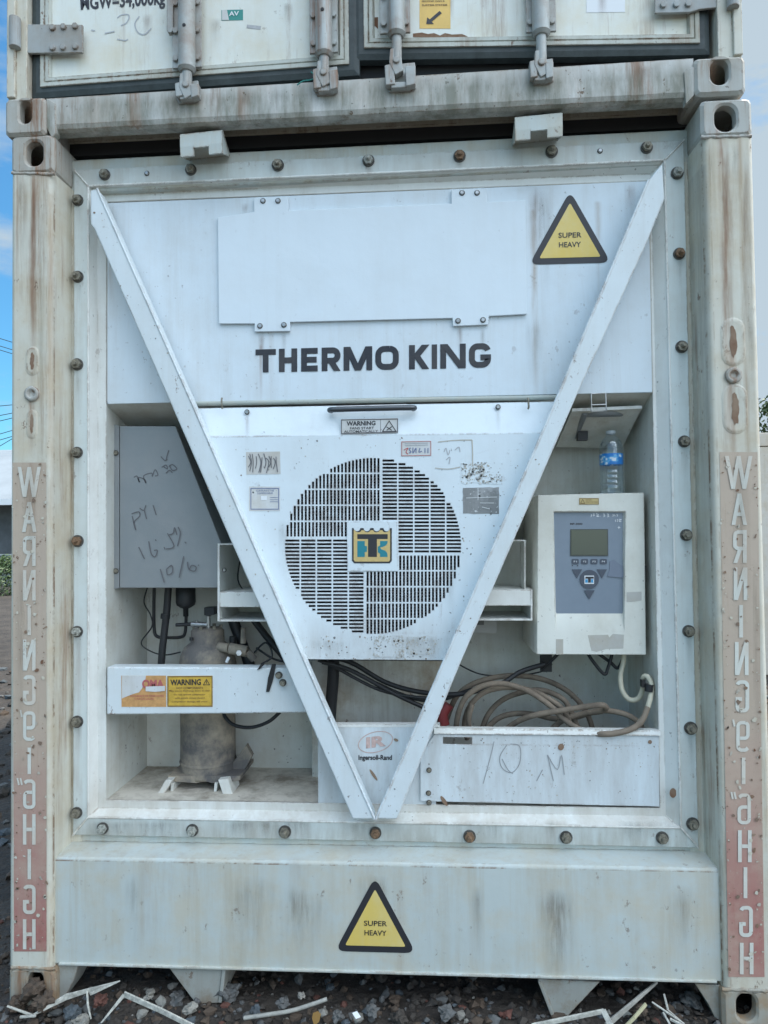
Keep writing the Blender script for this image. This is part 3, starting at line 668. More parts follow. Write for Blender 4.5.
# ---- refrigeration unit frame: flange, sloped return, inner strip
o1 = [(74, 170), (684, 140), (698.5, 848), (73, 835)]
o2 = [(88, 186), (664.5, 160), (681, 828), (88, 817.5)]
o3 = [(97.5, 195), (650.5, 174), (666, 816), (98, 808)]
o4 = [(106.5, 203), (649, 181), (660, 808), (106, 800)]
Yfl, Yin = .118, .155
b = MB()
A = [at(*p, Yfl) for p in o1]; B = [at(*p, Yfl) for p in o2]; D = [at(*p, Yin) for p in o3]; E_ = [at(*p, Yin) for p in o4]
A2 = [p + Vector((0, .011, 0)) for p in A]
ms = [M['flange'], M['strip'], M['strip']]
for i in range(4):
    j = (i + 1) % 4
    b.mesh([A2[i], A2[j], A[j], A[i]], [[0, 1, 2, 3]], M['flange'])
    for P_, Q_, mm in ((A, B, M['flange']), (B, D, M['strip']), (D, E_, M['strip'])): b.mesh([P_[i], P_[j], Q_[j], Q_[i]], [[0, 1, 2, 3]], mm)
    b.mesh([E_[i], E_[j], E_[j] + Vector((0, .012, 0)), E_[i] + Vector((0, .012, 0))], [[0, 1, 2, 3]], M['strip'])
UF = b.build('unit_frame', RC, bevel=.0022); UF['_o'] = Vector((0, 0, 0))
b = MB()
for i in range(4): b.tube([B[i] + Vector((0, .0015, 0)), B[(i + 1) % 4] + Vector((0, .0015, 0))], .0042, M['strip'], 10, 1)
b.build('pressed_ridge', UF)
# rubber seam behind the flange edge
b = MB()
for i in range(4): b.tube([A2[i] + Vector((0, .002, 0)), A2[(i + 1) % 4] + Vector((0, .002, 0))], .005, M['sill'], 6, 1)
b.build('flange_seal', UF)
# weld beads at mitres
for i in range(4):
    b = MB(); P_ = [A[i].lerp(B[i], k / 6) + Vector((0, -.001, 0)) for k in range(7)] + [B[i].lerp(D[i], k / 3) for k in range(4)]
    b.tube([p + Vector((random.uniform(-.001, .001), 0, random.uniform(-.001, .001))) for p in P_], .0035, M['strip'], 6, 2); b.build('weld_bead', UF)
for (x, y) in [(105, 175), (191, 170), (278, 165.5), (368.5, 161), (459.5, 156.5), (551.5, 152), (646.5, 148),
               (78, 200.5), (78, 277), (77.5, 364.5), (77.5, 452.5), (78, 541), (77.5, 631.5), (77.5, 721.5), (77, 812.5),
               (103, 828), (192.5, 830), (285, 831.5), (375.5, 832.5), (469.5, 836), (566, 837), (662, 837.5),
               (677, 173.5), (679, 254), (681.5, 347), (684, 441.5), (686, 535), (688.5, 631), (690.5, 728), (692.5, 823.5)]:
    hex_bolt(UF, x, y, Yfl, r=.0185 * random.uniform(.94, 1.04))
for x, y in ((147, 173.5), (600, 151)): screw(UF, x, y, Yfl, .007)
# upper front panel
b = MB(); Yp = .151
pq = [(107.3, 203), (648.7, 181), (652.3, 392.3), (107.3, 404)]
b.pxprism(pq, Yp, .016, M['panel'])
FP = b.build('front_panel', RC, bevel=.002); FP['_o'] = Vector((0, 0, 0))
b = MB()
g0, g1 = at(108, 202, Yin - .001), at(648, 181, Yin - .001)
b.tube([g0, g1], .0022, M['residue'], 6, 1)
for q in ((107.3, 204, 107.3, 402), (648.8, 182, 652.4, 392)):
    b.tube([at(q[0], q[1], Yin - .001), at(q[2], q[3], Yin - .001)], .0022, M['residue'], 6, 1)
b.build('panel_seam', FP)
# rolled lower lip of the panel
M['lip'] = paint('lip_green_grey', (.40, .45, .42), streak=.2, blotch=.4, speck=.6, rough=.5, seed=34, chips=.8)
b = MB(); p0, p1 = at(190, 402.5, Yp), at(562, 396, Yp)
b.tube([p0 + Vector((0, .004, -.004)), p1 + Vector((0, .004, -.004))], .009, M['lip'], 10, 1)
b.build('panel_lip', FP)
# lettering THERMO KING
b = MB()
tl, tr, br_, bl_ = (255.5, 349.5), (491, 342.8), (491, 367.6), (255.5, 372.6)
spans = [('T', 123, 170), ('H', 177, 219), ('E', 228, 266), ('R', 275, 318), ('M', 325, 390), ('O', 397, 450), ('K', 473, 519), ('I', 524, 536), ('N', 543, 600), ('G', 607, 656)]
qm = quad_map([tl, tr, br_, bl_], Yp - .0015)
Lw = (qm(1, 0) - qm(0, 0)).length; Lh = (qm(0, 0) - qm(0, 1)).length
for k, (c, a0, a1) in enumerate(spans):
    u0, u1 = (a0 - 123) / 533, (a1 - 123) / 533; wr = (u1 - u0) * Lw; hr = Lh; th = Lh * .25
    gl = glyph(c, wr, hr, th if c != 'I' else wr)
    if c == 'I': th = wr
    def M2(x, y, u0=u0, u1=u1, wr=wr, hr=hr): return qm(u0 + (u1 - u0) * x / wr, y / hr)
    strokes(b, gl, M2, th, M['letter'], 0, True)
b.build('lettering', FP)
sign_triangle(FP, (570, 193), (531, 263.5), (609, 261.5), Yp, 'yellow warning triangle beside the blank plate')
# blank access plate with bolted tabs
pl = [(217.7, 217.5), (254, 212), (254, 198), (288.5, 196.5), (288.5, 210.5), (451.4, 203.5), (451.4, 189.5), (486.5, 188), (487, 202), (525.5, 200), (526.7, 314), (488.8, 316), (488, 324.5), (453, 326), (452.5, 318), (290, 322), (290, 331), (254.5, 331.5), (254.5, 323.5), (218.8, 323.5)]
b = MB(); b.pxprism(pl, Yp - .012, .010, M['plate']); AP = b.build('access_cover', RC, bevel=.0015); AP['_o'] = Vector((0, 0, 0))
b = MB()
b.pxprism([(230, 222), (515, 207), (515, 308), (230, 316)], Yp - .002, .003, M['plate']); b.build('cover_spacer', AP)
for x, y in ((263, 201), (278, 201), (462, 193), (477, 193), (260, 326), (284, 325), (458, 321), (483, 320)): screw(AP, x, y, Yp - .012, .0075)

# ---- recess
Rt = [at(106.5, 404, Yin) + Vector((0, .002, 0)), at(652.6, 392.3, Yin) + Vector((0, .002, 0)), at(660, 808, Yin) + Vector((0, .002, 0)), at(106, 800, Yin) + Vector((0, .002, 0))]
Yb = .52
def back(p, dz=0): return Vector((p.x, Yb, p.z + dz))
Bk = [back(Rt[0], -.115), back(Rt[1], -.115), back(Rt[2]), back(Rt[3])]
b = MB()
b.face([Rt[0], Rt[1], Bk[1], Bk[0]], M['recess']); b.face([Rt[1], Rt[2], Bk[2], Bk[1]], M['recess']); b.face([Rt[3], Rt[0], Bk[0], Bk[3]], M['recess'])
b.face([Rt[2], Rt[3], Bk[3], Bk[2]], M['floor_dirt']); b.face([Bk[0], Bk[1], Bk[2], Bk[3]], M['recess'])
b.build('recess_liner', RC)
b = MB(); # outer shell so no light leaks
b.build
def px_wall(name, q, Y, th, m, parent=RC, bevel=.002):
    b = MB(); b.pxprism(q, Y, th, m); return b.build(name, parent, bevel=bevel)
# partition behind the fan, seen below it
px_wall('stained_partition', rect(312, 560, 442, 800), .42, .01, paint('stained_wall', (.60, .60, .55), streak=1., streak_col=(.30, .24, .17), blotch=.6, speck=.6, rough=.6, seed=50, chips=1.))
def rag(q, seed, amp=1.2, n=7):
    P = []
    for i in range(4):
        a, c = q[i], q[(i + 1) % 4]
        for k in range(n):
            t_ = k / n; P.append((a[0] + (c[0] - a[0]) * t_ + amp * noise.noise(Vector((i * 3 + k * .9, seed, 0))), a[1] + (c[1] - a[1]) * t_ + amp * noise.noise(Vector((seed, i * 3 + k * .9, 5)))))
    return P
# ---- diagonal braces
lb = [(90, 190), (97, 188.5), (192.5, 404), (305, 662), (374.8, 819.5), (352.5, 819.5), (94, 229), (90.5, 224)]
rb = [(662.5, 163), (665, 198), (647, 243), (577, 395), (460.5, 663), (397, 819.5), (375.6, 819.5), (416.5, 725), (559.5, 392), (648.5, 180)]
for q in (lb, rb):
    b = MB(); b.pxprism(q, .062, .062, M['bar']); DB = b.build('diagonal_brace', RC, bevel=.006, seg=3); DB['_o'] = Vector((0, 0, 0))
    b = MB(); e_ = [q[1], q[2], q[3], q[4]] if q is lb else [q[9], q[8], q[7], q[6]]
    b.tube([at(x, y, .0635) for x, y in e_], .0045, M['bar'], 8, 1); b.build('folded_edge', DB)
    b = MB(); chipsin(b, q, .062, 70, [M['chip_pale'], M['chip_brown'], M['chip_grey']] if 'chip_pale' in M else [M['residue']], 8 if q is lb else 9, .25, 1.2); b.build('paint_wear', DB)
# ---- fan cover
FCt = [(190, 408.5), (558, 401.5)]; TLc, TRc, BRc, BLc = (194, 437), (550, 433), (450, 661), (297, 660)
Yf = .118
FC = MB(); mF = M['cover']; cx0, cy0 = 373, 546; Rg = 88.
def gp(x, y, Y=Yf): return at(cx0 + x, cy0 + y, Y)
def slab(x0, y0, x1, y1, k):
    if x1 - x0 < .05 or y1 - y0 < .05: return
    P = [(x0, y0), (x1, y0), (x1, y1), (x0, y1)]
    for _ in range(k): P = [(-y, x) for x, y in P]
    FC.prism([gp(x, y) for x, y in P], (0, .0035, 0), mF)
pitch = 94.5 / 26
for k in range(4):
    slab(6.5, -88, 8, -8, k)
    for i in range(26):
        xa = -88 + i * pitch; sw = 2.15; xw = xa + (pitch - sw)
        slab(xa, -88, xw, -8, k)
        xc = xw + sw / 2; ytop = -math.sqrt(max(0, Rg * Rg - xc * xc)); cur = -88
        for s_ in range(5):
            if s_ == 4 and xc > -27: break
            a0 = -88 + 16 * s_; a1 = a0 + 14.5; a0 = max(a0, ytop)
            if a1 - a0 < 3: continue
            slab(xw, cur, xa + pitch, a0, k); cur = a1
        slab(xw, cur, xa + pitch, -8, k)
R8 = 88
def pxp(P): FC.prism([at(x, y, Yf) for x, y in P], (0, .0035, 0), mF)
pxp([TLc, TRc, (cx0 + R8, cy0 - R8), (cx0 - R8, cy0 - R8)])
pxp([TRc, (470, 615), (cx0 + R8, cy0 + R8 - 20), (cx0 + R8, cy0 - R8)])
pxp([(470, 615), BRc, (cx0 + R8, cy0 + R8), (cx0 + R8, cy0 + R8 - 20)])
pxp([BRc, BLc, (cx0 - R8 + 1, cy0 + R8), (cx0 + R8, cy0 + R8)])
pxp([TLc, (cx0 - R8, cy0 - R8), (cx0 - R8, cy0 + R8), (280, 625)])
pxp([(280, 625), (cx0 - R8 + 1, cy0 + R8), BLc])
# sloped top band and the side/bottom returns
tb = [at(*FCt[0], Yp + .001), at(*FCt[1], Yp + .001)]; tf = [at(*TLc, Yf), at(*TRc, Yf)]; bf = [at(*BLc, Yf), at(*BRc, Yf)]
FC.prism([tf[0], tf[1], tb[1], tb[0]], (0, .0035, 0), mF)
for p, q in ((tf[0], bf[0]), (tf[1], bf[1])):
    FC.prism([p, q, q + Vector((0, .03, 0)), p + Vector((0, .03, 0))], (.003, 0, 0), mF)
FC.prism([bf[0], bf[1], bf[1] + Vector((0, .03, 0)), bf[0] + Vector((0, .03, 0))], (0, 0, .003), mF)
chipsin(FC, [(200, 440), (545, 436), (470, 600), (462, 520), (440, 470), (373, 450), (300, 480), (284, 540), (290, 600)], Yf, 90, CH, 3, .25, 1.1)
chipsin(FC, [(462, 500), (520, 480), (446, 655), (440, 640), (458, 590)], Yf, 60, CH, 4, .3, 1.4)
chipsin(FC, [(296, 636), (452, 637), (448, 660), (298, 659)], Yf, 120, CH, 5, .3, 1.5)
FCO = FC.build('fan_cover', RC); FCO['_o'] = Vector((0, 0, 0))
# fan shroud behind it
b = MB()
sh = [tf[0] + Vector((0.02, .03, 0)), tf[1] + Vector((-.02, .03, 0)), bf[1] + Vector((-.01, .03, .01)), bf[0] + Vector((.01, .03, .01))]
sb = [p + Vector((0, .26, 0)) for p in sh]
for i in range(4): b.mesh([sh[i], sh[(i + 1) % 4], sb[(i + 1) % 4], sb[i]], [[0, 1, 2, 3]], M['shroud'] if 'shroud' in M else M['recess'])
b.mesh([p for p in sb], [[0, 1, 2, 3]], M['dark'])
b.build('fan_shroud', RC)
M['coil'] = plain('coil_fins', (.16, .145, .15, 1), .5, metal=.4, var=.7, scale=26)
b = MB(); c = at(373, 546, .16)
for i in range(60):
    z = c.z - .30 + i * .0101; b.tube([Vector((c.x - .32 + .64 * k / 16, .152 + .004 * sin(k * 2.1 + i), z + .002 * sin(k * 1.7 + i * .8))) for k in range(17)], .0030, M['coil'], 5, 1)
b.build('condenser_coil', RC)
# badge
b = MB()
b.pxprism([(347, 521.5), (397, 521.5), (398, 571), (347.5, 571)], Yf - .003, .0026, M['cover'])
X0, X1, Y0, Y1 = 351.8, 391.8, 528.2, 563.4
def bp_(x, y, k=0): return at(340 + x / 10.97, 510 + y / 10.97, Yf - .0042 - .0004 * k)
def bpoly(P, k, m): b.face([bp_(x, y, k) for x, y in P][::-1], m)
def scal(x0, x1, y0, d):
    o = []; n = 4; s_ = (x1 - x0) / n
    for i in range(n):
        a = x0 + i * s_; o += [(a, y0), (a + s_ * .16, y0)] + [(a + s_ * .5 + s_ * .34 * cos(t_), y0 + d * sin(t_)) for t_ in [pi - pi * j / 8 for j in range(9)]] + [(a + s_ * .84, y0)]
    return o + [(x1, y0)]
bpoly(scal(132, 568, 198, 36)[:] + [(568, 555), (545, 584), (155, 584), (132, 555)], 0, M['sticker_black'])
bpoly(scal(150, 550, 222, 22)[:] + [(550, 548), (536, 566), (164, 566), (150, 548)], 1, M['gold'])
bpoly([(190, 265), (523, 265), (523, 318), (405, 318), (405, 515), (308, 515), (308, 318), (190, 318)], 2, M['sticker_black'])
bpoly([(190, 340), (272, 340), (272, 392), (296, 398), (296, 458), (272, 462), (272, 515), (190, 515)], 2, M['teal'])
bpoly([(440, 340), (523, 340), (520, 365), (505, 388), (470, 405), (440, 410), (455, 432), (495, 445), (518, 472), (523, 515), (440, 515), (438, 478), (415, 465), (415, 405), (440, 388)], 2, M['teal'])
b.build('badge', FCO)
# handle
b = MB(); p0, p1 = at(331, 410, Yf), at(413, 408, Yf)
b.tube([p0 + Vector((0, .012, 0)), p0 + Vector((.008, -.006, 0)), p0.lerp(p1, .5) + Vector((0, -.01, 0)), p1 + Vector((-.008, -.006, 0)), p1 + Vector((0, .012, 0))], .0095, M['chrome'], 12, 5)
b.tube([p0 + Vector((.02, -.008, .009)), p1 + Vector((-.02, -.008, .009))], .004, M['steel'], 8, 1)
b.build('handle', FCO)
for x, y in ((247, 412), (498, 407)): screw(FCO, x, y, Yf + .022, .007)
for x in (222, 528): 
    b = MB(); c = at(x, 398, Yf + .01); b.tube([c, c + Vector((0, -.005, -.01)), c + Vector((.001, -.006, -.030)), c + Vector((0, .002, -.036))], .0032, M['bolt'], 8, 4); b.build('catch', FCO)
def sticker(name, q, Y, m, parent, fn=None, label=None, th=.0006):
    b = MB(); b.pxprism(q, Y - .0009, th, m)
    if fn: fn(b, Y - .0009)
    return b.build(name, parent, label=label)
def f1(b, Y):
    decal_frame(b, [(341, 419.5), (398, 418.5), (398, 432.5), (341, 434)], Y, .003, M['pencil'])
    text(b, 'WARNING', [(346.5, 421.2), (375.5, 420.7), (375.5, 425.3), (346.5, 425.8)], Y, M['sticker_black'], bold=.03)
    text(b, 'FANS START', [(350, 427), (374, 426.6), (374, 429.2), (350, 429.6)], Y, M['sticker_black'], bold=.01)
    text(b, 'AUTOMATICALLY', [(344, 430.4), (378, 429.9), (378, 432.3), (344, 432.8)], Y, M['sticker_black'], bold=.01)
    strokes(b, [[(380.6, 419.5), (380.6, 433)]], lambda x, y: at(x, y, Y), .0015, M['pencil'], .001)
    strokes(b, [[(382.5, 431.5), (389.2, 421), (396, 431.3), (382.3, 431.6)], [(386.5, 426.8), (392, 430.4)], [(392, 426.6), (386.6, 430.4)]], lambda x, y: at(x, y, Y), .0028, M['sticker_black'], .001)
Ys = Yf + .0135
sw = MB()
def on_band(px_):  # sticker on the sloped band
    return None
sticker('warning_label', [(341, 419), (398, 418), (398, 433), (341, 434.5)], Yf - .0005 + .0, M['paper'], FCO, f1, 'small grey warning label about fans')
sticker('ruined_label', [(246, 452), (280, 451.5), (280.5, 474), (246.5, 474.5)], Yf, M['ruined'], FCO,
        lambda b, Y: scrawl(b, [[(248 + i * 2.6 + random.uniform(-1, 1), 453 + random.uniform(0, 5)), (249 + i * 2.6 + random.uniform(-2, 2), 462), (248 + i * 2.6 + random.uniform(-1, 1), 467 + random.uniform(0, 6))] for i in range(12)], Y, .003, M['pencil']), 'peeled grey label left of the grille')
def f2(b, Y):
    decal_frame(b, [(250.5, 488), (279, 488), (279, 509.5), (250.5, 509.5)], Y, .0025, M['blueink'])
    text(b, 'GARANTIE', [(256, 489.8), (274, 489.6), (274, 491.4), (256, 491.6)], Y, M['blueink']); text(b, 'COMPRESSEUR', [(257, 492.4), (273, 492.2), (273, 494), (257, 494.2)], Y, M['blueink'])
    for y in (497.5, 499.7, 501.7): strokes(b, [[(270, y), (278, y)]], lambda x, y_: at(x, y_, Y), .0015, M['blueink'], .001)
    decal(b, rect(261, 496, 267, 500), Y, M['white'])
sticker('inspection_label', [(249, 486.5), (280, 486.5), (280, 511), (249, 511)], Yf, M['paper'], FCO, f2, 'pale label with thin blue frame')
def f3(b, Y):
    decal_frame(b, [(401.5, 441.6), (431, 441), (431, 455.5), (401.5, 456)], Y, .0018, M['redink'])
    for y in (443.5, 445.4): strokes(b, [[(405, y), (428, y - .4)]], lambda x, y_: at(x, y_, Y), .0025, M['faint'], .001)
    scrawl(b, [[(411, 448), (409, 449), (411, 452), (409, 453)], [(413, 447.5), (413, 453), (416, 448), (416, 453)], [(420, 448), (419, 452), (422, 451)], [(425, 448), (425, 453)], [(428, 448), (428, 453)]], Y, .003, M['blueink'])
    scrawl(b, [[(404, 450), (408, 448), (406, 452), (408, 454)]], Y, .003, M['redink'])
sticker('inspection_label', [(401, 441), (431.5, 440.5), (431.5, 456), (401, 456.5)], Yf, M['paper'], FCO, f3, 'small pale label with handwriting')
b = MB()
scrawl(b, [[(438, 442), (455, 440.3), (472, 440)], [(472, 440), (472.5, 452), (472.5, 466)], [(435, 468), (448, 469), (460, 467)]], Yf, .0035, M['residue'])
scrawl(b, [[(444, 452), (446, 448), (448, 455), (450, 450)], [(446, 460), (450, 457), (449, 464)], [(455, 450), (459, 447), (460, 452)]], Yf, .003, M['faint'])
b.build('label_residue', FCO)
sticker('torn_label', rag([(461, 463), (502, 461.5), (502, 484), (461, 483)], 3, 3), Yf, M['cover'], FCO, lambda b, Y: chipsin(b, [(461, 463), (502, 461.5), (502, 484), (461, 483)], Y, 260, [M['chip_grey'], M['residue'], M['residue'], M['paper']], 31, .5, 1.8), label='torn grey label remains')
sticker('dark_label', rag([(463, 488), (499, 487), (499, 514), (463, 513.5)], 5, 1), Yf, M['darkpaper'], FCO,
        lambda b, Y: chipsin(b, [(464, 489), (498, 488), (498, 513), (464, 512)], Y, 80, [M['chip_grey'], M['paper'], M['darkpaper']], 34, .3, 1.4) or scrawl(b, [[(478, 488), (478, 500)], [(466, 498), (497, 497)], [(480, 503), (494, 503)], [(482, 507), (490, 509)]], Y, .0025, M['paper']), 'dark grey square label')
sticker('glue_patch', rag([(374, 636), (403, 635), (404, 658), (374, 657)], 8, 2), Yf, M['cover'], FCO, lambda b, Y: chipsin(b, [(374, 636), (403, 635), (404, 658), (374, 657)], Y, 160, [M['residue'], M['chip_pale'], M['residue']], 32, .4, 1.6), label='glue residue near the bottom edge')
sticker('glue_patch', rag([(407, 637), (437, 636), (434, 655), (407, 654)], 9, 3), Yf, M['cover'], FCO, lambda b, Y: chipsin(b, [(407, 637), (437, 636), (434, 655), (407, 654)], Y, 90, [M['residue'], M['chip_pale']], 33, .4, 1.3))

# ---- left compartment: galvanised junction box
YJ = .215
b = MB()
b.pxprism([(119.5, 426), (175.5, 426), (223, 548), (223, 588), (119.5, 588)], YJ, .14, M['galv'])
JB = b.build('junction_box', RC, bevel=.003); JB['_o'] = Vector((0, 0, 0))
b = MB(); b.pxprism([(112.5, 424), (119.2, 426), (119.2, 588), (112.5, 589)], YJ + .002, .01, M['galv']); b.build('mounting_flange', JB)
for y in (453, 571): screw(JB, 116, y, YJ + .002, .008, M['bolt'])
b = MB(); o6 = lambda P: [(80 + x / 3.49, 390 + y / 3.49) for x, y in P]
scrawl(b, [o6(p) for p in ([(188, 305), (198, 300), (203, 312), (208, 322), (203, 305), (225, 312), (230, 325), (222, 300), (250, 290), (252, 302), (262, 278), (272, 296), (262, 300)],
        [(285, 270), (300, 262), (305, 275), (292, 268)], [(300, 245), (305, 225), (310, 210)], [(282, 232), (296, 246), (305, 242)], [(310, 268), (322, 260), (338, 275), (322, 280), (312, 262)], [(300, 290), (312, 280), (322, 288)],
        [(180, 432), (205, 425), (208, 440), (188, 462), (195, 488), (182, 440)], [(208, 412), (222, 420), (230, 402)], [(224, 418), (232, 450)], [(255, 402), (266, 436)],
        [(205, 548), (225, 590)], [(240, 528), (248, 570), (262, 582), (270, 560), (258, 560)], [(262, 522), (266, 526)], [(293, 548), (297, 556)],
        [(305, 500), (328, 545), (300, 555)], [(310, 505), (325, 500), (330, 480), (338, 505)], [(342, 478), (350, 500), (340, 545)], [(366, 530), (370, 535)],
        [(280, 625), (294, 672)], [(302, 625), (320, 612), (322, 636), (306, 645), (302, 625)], [(362, 580), (346, 655)], [(375, 600), (380, 625), (400, 632), (405, 618), (390, 612), (382, 625)], [(412, 610), (415, 613)])], YJ, .0038, M['pencil'])
b.build('handwriting', JB)
# ---- shroud brackets either side (open sheet boxes with a cross shelf)
Yk = .17
def bracket(x0, x1, y0, ym0, ym1, y1, side):
    b = MB(); t_ = 2.2; m = M['strip']
    d = .25
    if side < 0:
        b.pxprism([(x0, y0), (x0 + t_, y0), (x0 + t_, y1), (x0, y1)], Yk, d, m)
        b.pxprism(rect(x0 + t_, y0, x1, y0 + 1.5), Yk + .001, d, m); xa, xb = x0 + t_, x1
    else:
        b.pxprism(rect(x1 - 1.6, ym0 - .5, x1, y1), Yk, d, m)
        b.pxprism(rect(x1 - 8, y0, x1 - 7, ym0), Yk + .03, .12, m); b.pxprism(rect(x0, y0, x1 - 8, y0 + 1), Yk + .031, .12, m); xa, xb = x0, x1 - 1.6
    b.pxprism(rect(xa, ym0, xb, ym1), Yk + .002, .006, m); b.pxprism(rect(xa, ym0 - .3, xb, ym0 + 1.4), Yk + .009, d - .02, m)
    b.pxprism(rect(xa, y1 - 1.6, xb, y1), Yk + .001, d, m)
    b.pxprism(rect(xa, y0, xb, y1), Yk + d + .001, .004, M['recess'])
    o = b.build('fan_bracket', RC); o['_o'] = Vector((0, 0, 0)); return o
BL_ = bracket(217.5, 288, 543.5, 592, 607, 621.5, -1); BR_ = bracket(462, 532.5, 540, 590, 605.5, 620.5, 1)
screw(BL_, 224.5, 570, Yk + .03, .006)
b = MB(); b.tube([at(240, 560, .3), at(238, 580, .31), at(246, 592, .32), at(258, 594, .33)], .003, M['black'], 6, 4); b.build('wire', BL_)

# ---- cross beam with stickers
YB = .135
b = MB(); b.pxprism([(106.5, 667), (304, 668), (306.5, 713), (106.5, 715)], YB, .035, M['bar']); CB = b.build('cross_beam', RC, bevel=.006, seg=3); CB['_o'] = Vector((0, 0, 0))
b = MB(); b.pxprism([(106.5, 667), (300, 668), (300, 671), (106.5, 670)], YB + .035, .06, M['bar']); b.build('beam_top_flange', CB)
c9 = lambda P: [(110 + x / 6.4, 665 + y / 6.4) for x, y in P]
def fw(b, Y):
    decal_frame(b, c9([(368, 72), (656, 70), (656, 266), (368, 266)]), Y, .003, M['sticker_brown'])
    text(b, 'WARNING', c9([(386, 93), (582, 90), (582, 128), (386, 130)]), Y, M['sticker_black'], bold=.03)
    strokes(b, [c9([(598, 127), (618, 92), (638, 126), (597, 127)]), c9([(618, 103), (618, 120)])], lambda x, y: at(x, y, Y), .0022, M['sticker_black'], .001)
    for s_, y, x0, x1 in (('HOT COMPONENTS', 141, 425, 595), ('May cause discharge burn to skin', 160, 380, 640), ('Do not operate compressor', 184, 410, 610), ('with panels unless closed', 206, 415, 605), ('Compressor damage will occur', 229, 395, 625)):
        text(b, s_, c9([(x0, y), (x1, y - 1), (x1, y + 12), (x0, y + 13)]), Y, M['sticker_brown'], bold=.01)
sticker('warning_label', c9([(366, 70), (656, 68), (657, 268), (366, 268)]), YB, M['ochre'], CB, fw, 'yellow ochre warning label')
def fo(b, Y):
    decal(b, c9([(76, 68), (230, 68), (225, 100), (205, 150), (185, 175), (150, 185), (110, 200), (76, 215)]), Y, M['paper'])
    text(b, 'OMA', c9([(205, 93), (345, 93), (345, 145), (205, 150)]), Y, M['redink'], lift=.0016, bold=.04)
    decal(b, c9([(228, 138), (352, 134), (352, 166), (290, 172), (228, 168)]), Y, M['paper'], .0022)
    for s_, y, x0, x1 in (('DANGEREUX DE TENIR VOTRE', 192, 130, 345), ('TOUR LES GALVES', 210, 155, 280)): text(b, s_, c9([(x0, y), (x1, y), (x1, y + 13), (x0, y + 13)]), Y, M['redink'], lift=.0016)
sticker('torn_label', c9([(72, 68), (358, 68), (360, 268), (74, 268)]), YB, M['orange'], CB, fo, 'torn orange label with red print')
for x, y in ((279, 675), (283, 682.5)): hex_bolt(CB, x, y, YB, r=.011, stud=False)
b = MB(); b.pxprism([(272, 664), (276, 664), (273, 680), (269, 692), (266, 692), (268, 678)], YB - .004, .003, M['black']); b.pxprism([(261, 664), (265, 664), (260, 669), (257, 670)], YB - .004, .003, M['black']); b.build('cable_tie', CB)

# ---- compressor
YC = .36
cc = at(208, 700, YC); r_ = (at(234, 700, YC).x - at(181, 700, YC).x) / 2
z0 = at(208, 779, YC - .07).z; zs = at(208, 655, YC).z; zt = at(208, 633, YC).z
b = MB(); c0 = Vector((cc.x, YC, 0))
b.lathe(c0, [(0.001, z0), (r_, z0), (r_, z0 + .01), (r_ * .99, zs - .05), (r_ * 1.02, zs - .045), (r_ * 1.02, zs - .02), (r_ * .98, zs), (r_ * .86, zs + .03), (r_ * .62, zs + .05), (r_ * .60, zt + .01), (r_ * .5, zt + .02), (.001, zt + .022)], M['comp'], 40)
CP = b.build('compressor', RC); CP['_o'] = Vector((0, 0, 0))
b = MB()
b.prism([at(x, y, YC - .10) for x, y in ((168, 776), (240, 776), (240, 780), (228, 782), (212, 783), (205, 781), (196, 783), (168, 781))], (0, .20, 0), M['comp'])
b.prism([at(x, y, YC - .02) for x, y in ((226, 772), (246, 745), (252, 756), (240, 778))], (0, .03, 0), M['comp'])
b.build('base_plate', CP)
for q in ([(165.5, 780), (172.5, 780), (162, 797.5), (155.5, 796)], [(218, 780), (228, 779), (233, 796), (223.5, 796.5)]):
    b = MB(); b.pxprism(q, YC - .13, .10, M['strip']); b.build('foot', CP, bevel=.002)
for x in (171, 214.5):
    b = MB(); b.pxprism([(x, 783), (x + 3, 783), (x + 1, 798), (x - 1, 798)], YC - .11, .14, M['strip']); b.build('foot_rail', CP)
def T(name, pts, r, m, parent=RC, n=10, sub=6):
    b = MB(); b.tube([at(*p) for p in pts], r, m, n, sub); return b.build(name, parent)
e4 = lambda x, y, Y: (130 + x / 4.27, 580 + y / 4.27, Y)
b = MB()
b.cyl(at(*e4(262, 188, YC - .02)), at(*e4(330, 192, YC - .02)), .010, M['steel'], n=12); b.cyl(at(*e4(196, 192, YC - .02)), at(*e4(262, 188, YC - .02)), .007, M['black'], n=10)
b.cyl(at(*e4(285, 172, YC - .02)), at(*e4(283, 205, YC - .02)), .006, M['steel'], n=6); b.cyl(at(*e4(335, 150, YC - .02)), at(*e4(335, 225, YC - .02)), .008, M['steel'], n=10)
b.pxprism([e4(x, y, 0)[:2] for x, y in ((316, 118), (358, 116), (360, 148), (335, 156), (316, 150))], YC - .04, .04, M['black'])
b.build('service_valve', CP, bevel=.001)
b = MB(); b.cyl(at(*e4(262, 245, YC - .06)), at(*e4(262, 258, YC - .06)), .007, M['black'], n=10); b.build('drain_plug', CP)
b = MB()
b.cyl(at(*e4(380, 285, YC - .05)), at(*e4(425, 292, YC - .07)), .017, M['comp'], n=16); b.cyl(at(*e4(425, 292, YC - .07)), at(*e4(500, 305, YC - .07)), .021, M['comp'], n=16)
b.cyl(at(*e4(465, 312, YC - .12)), at(*e4(465, 312, YC - .09)), .011, M['steel'], n=6); b.cyl(at(*e4(484, 270, YC - .07)), at(*e4(484, 205, YC - .07)), .011, M['comp'], r1=.009, n=12)
b.cyl(at(*e4(422, 330, YC - .10)), at(*e4(412, 352, YC - .10)), .006, M['white'], n=10); b.cyl(at(*e4(440, 240, YC)), at(*e4(440, 300, YC)), .014, M['black'], n=12)
b.cyl(at(*e4(500, 305, YC - .07)), at(*e4(530, 340, YC - .06)), .014, M['comp'], n=12)
b.build('suction_valve', CP, bevel=.001)
b = MB()
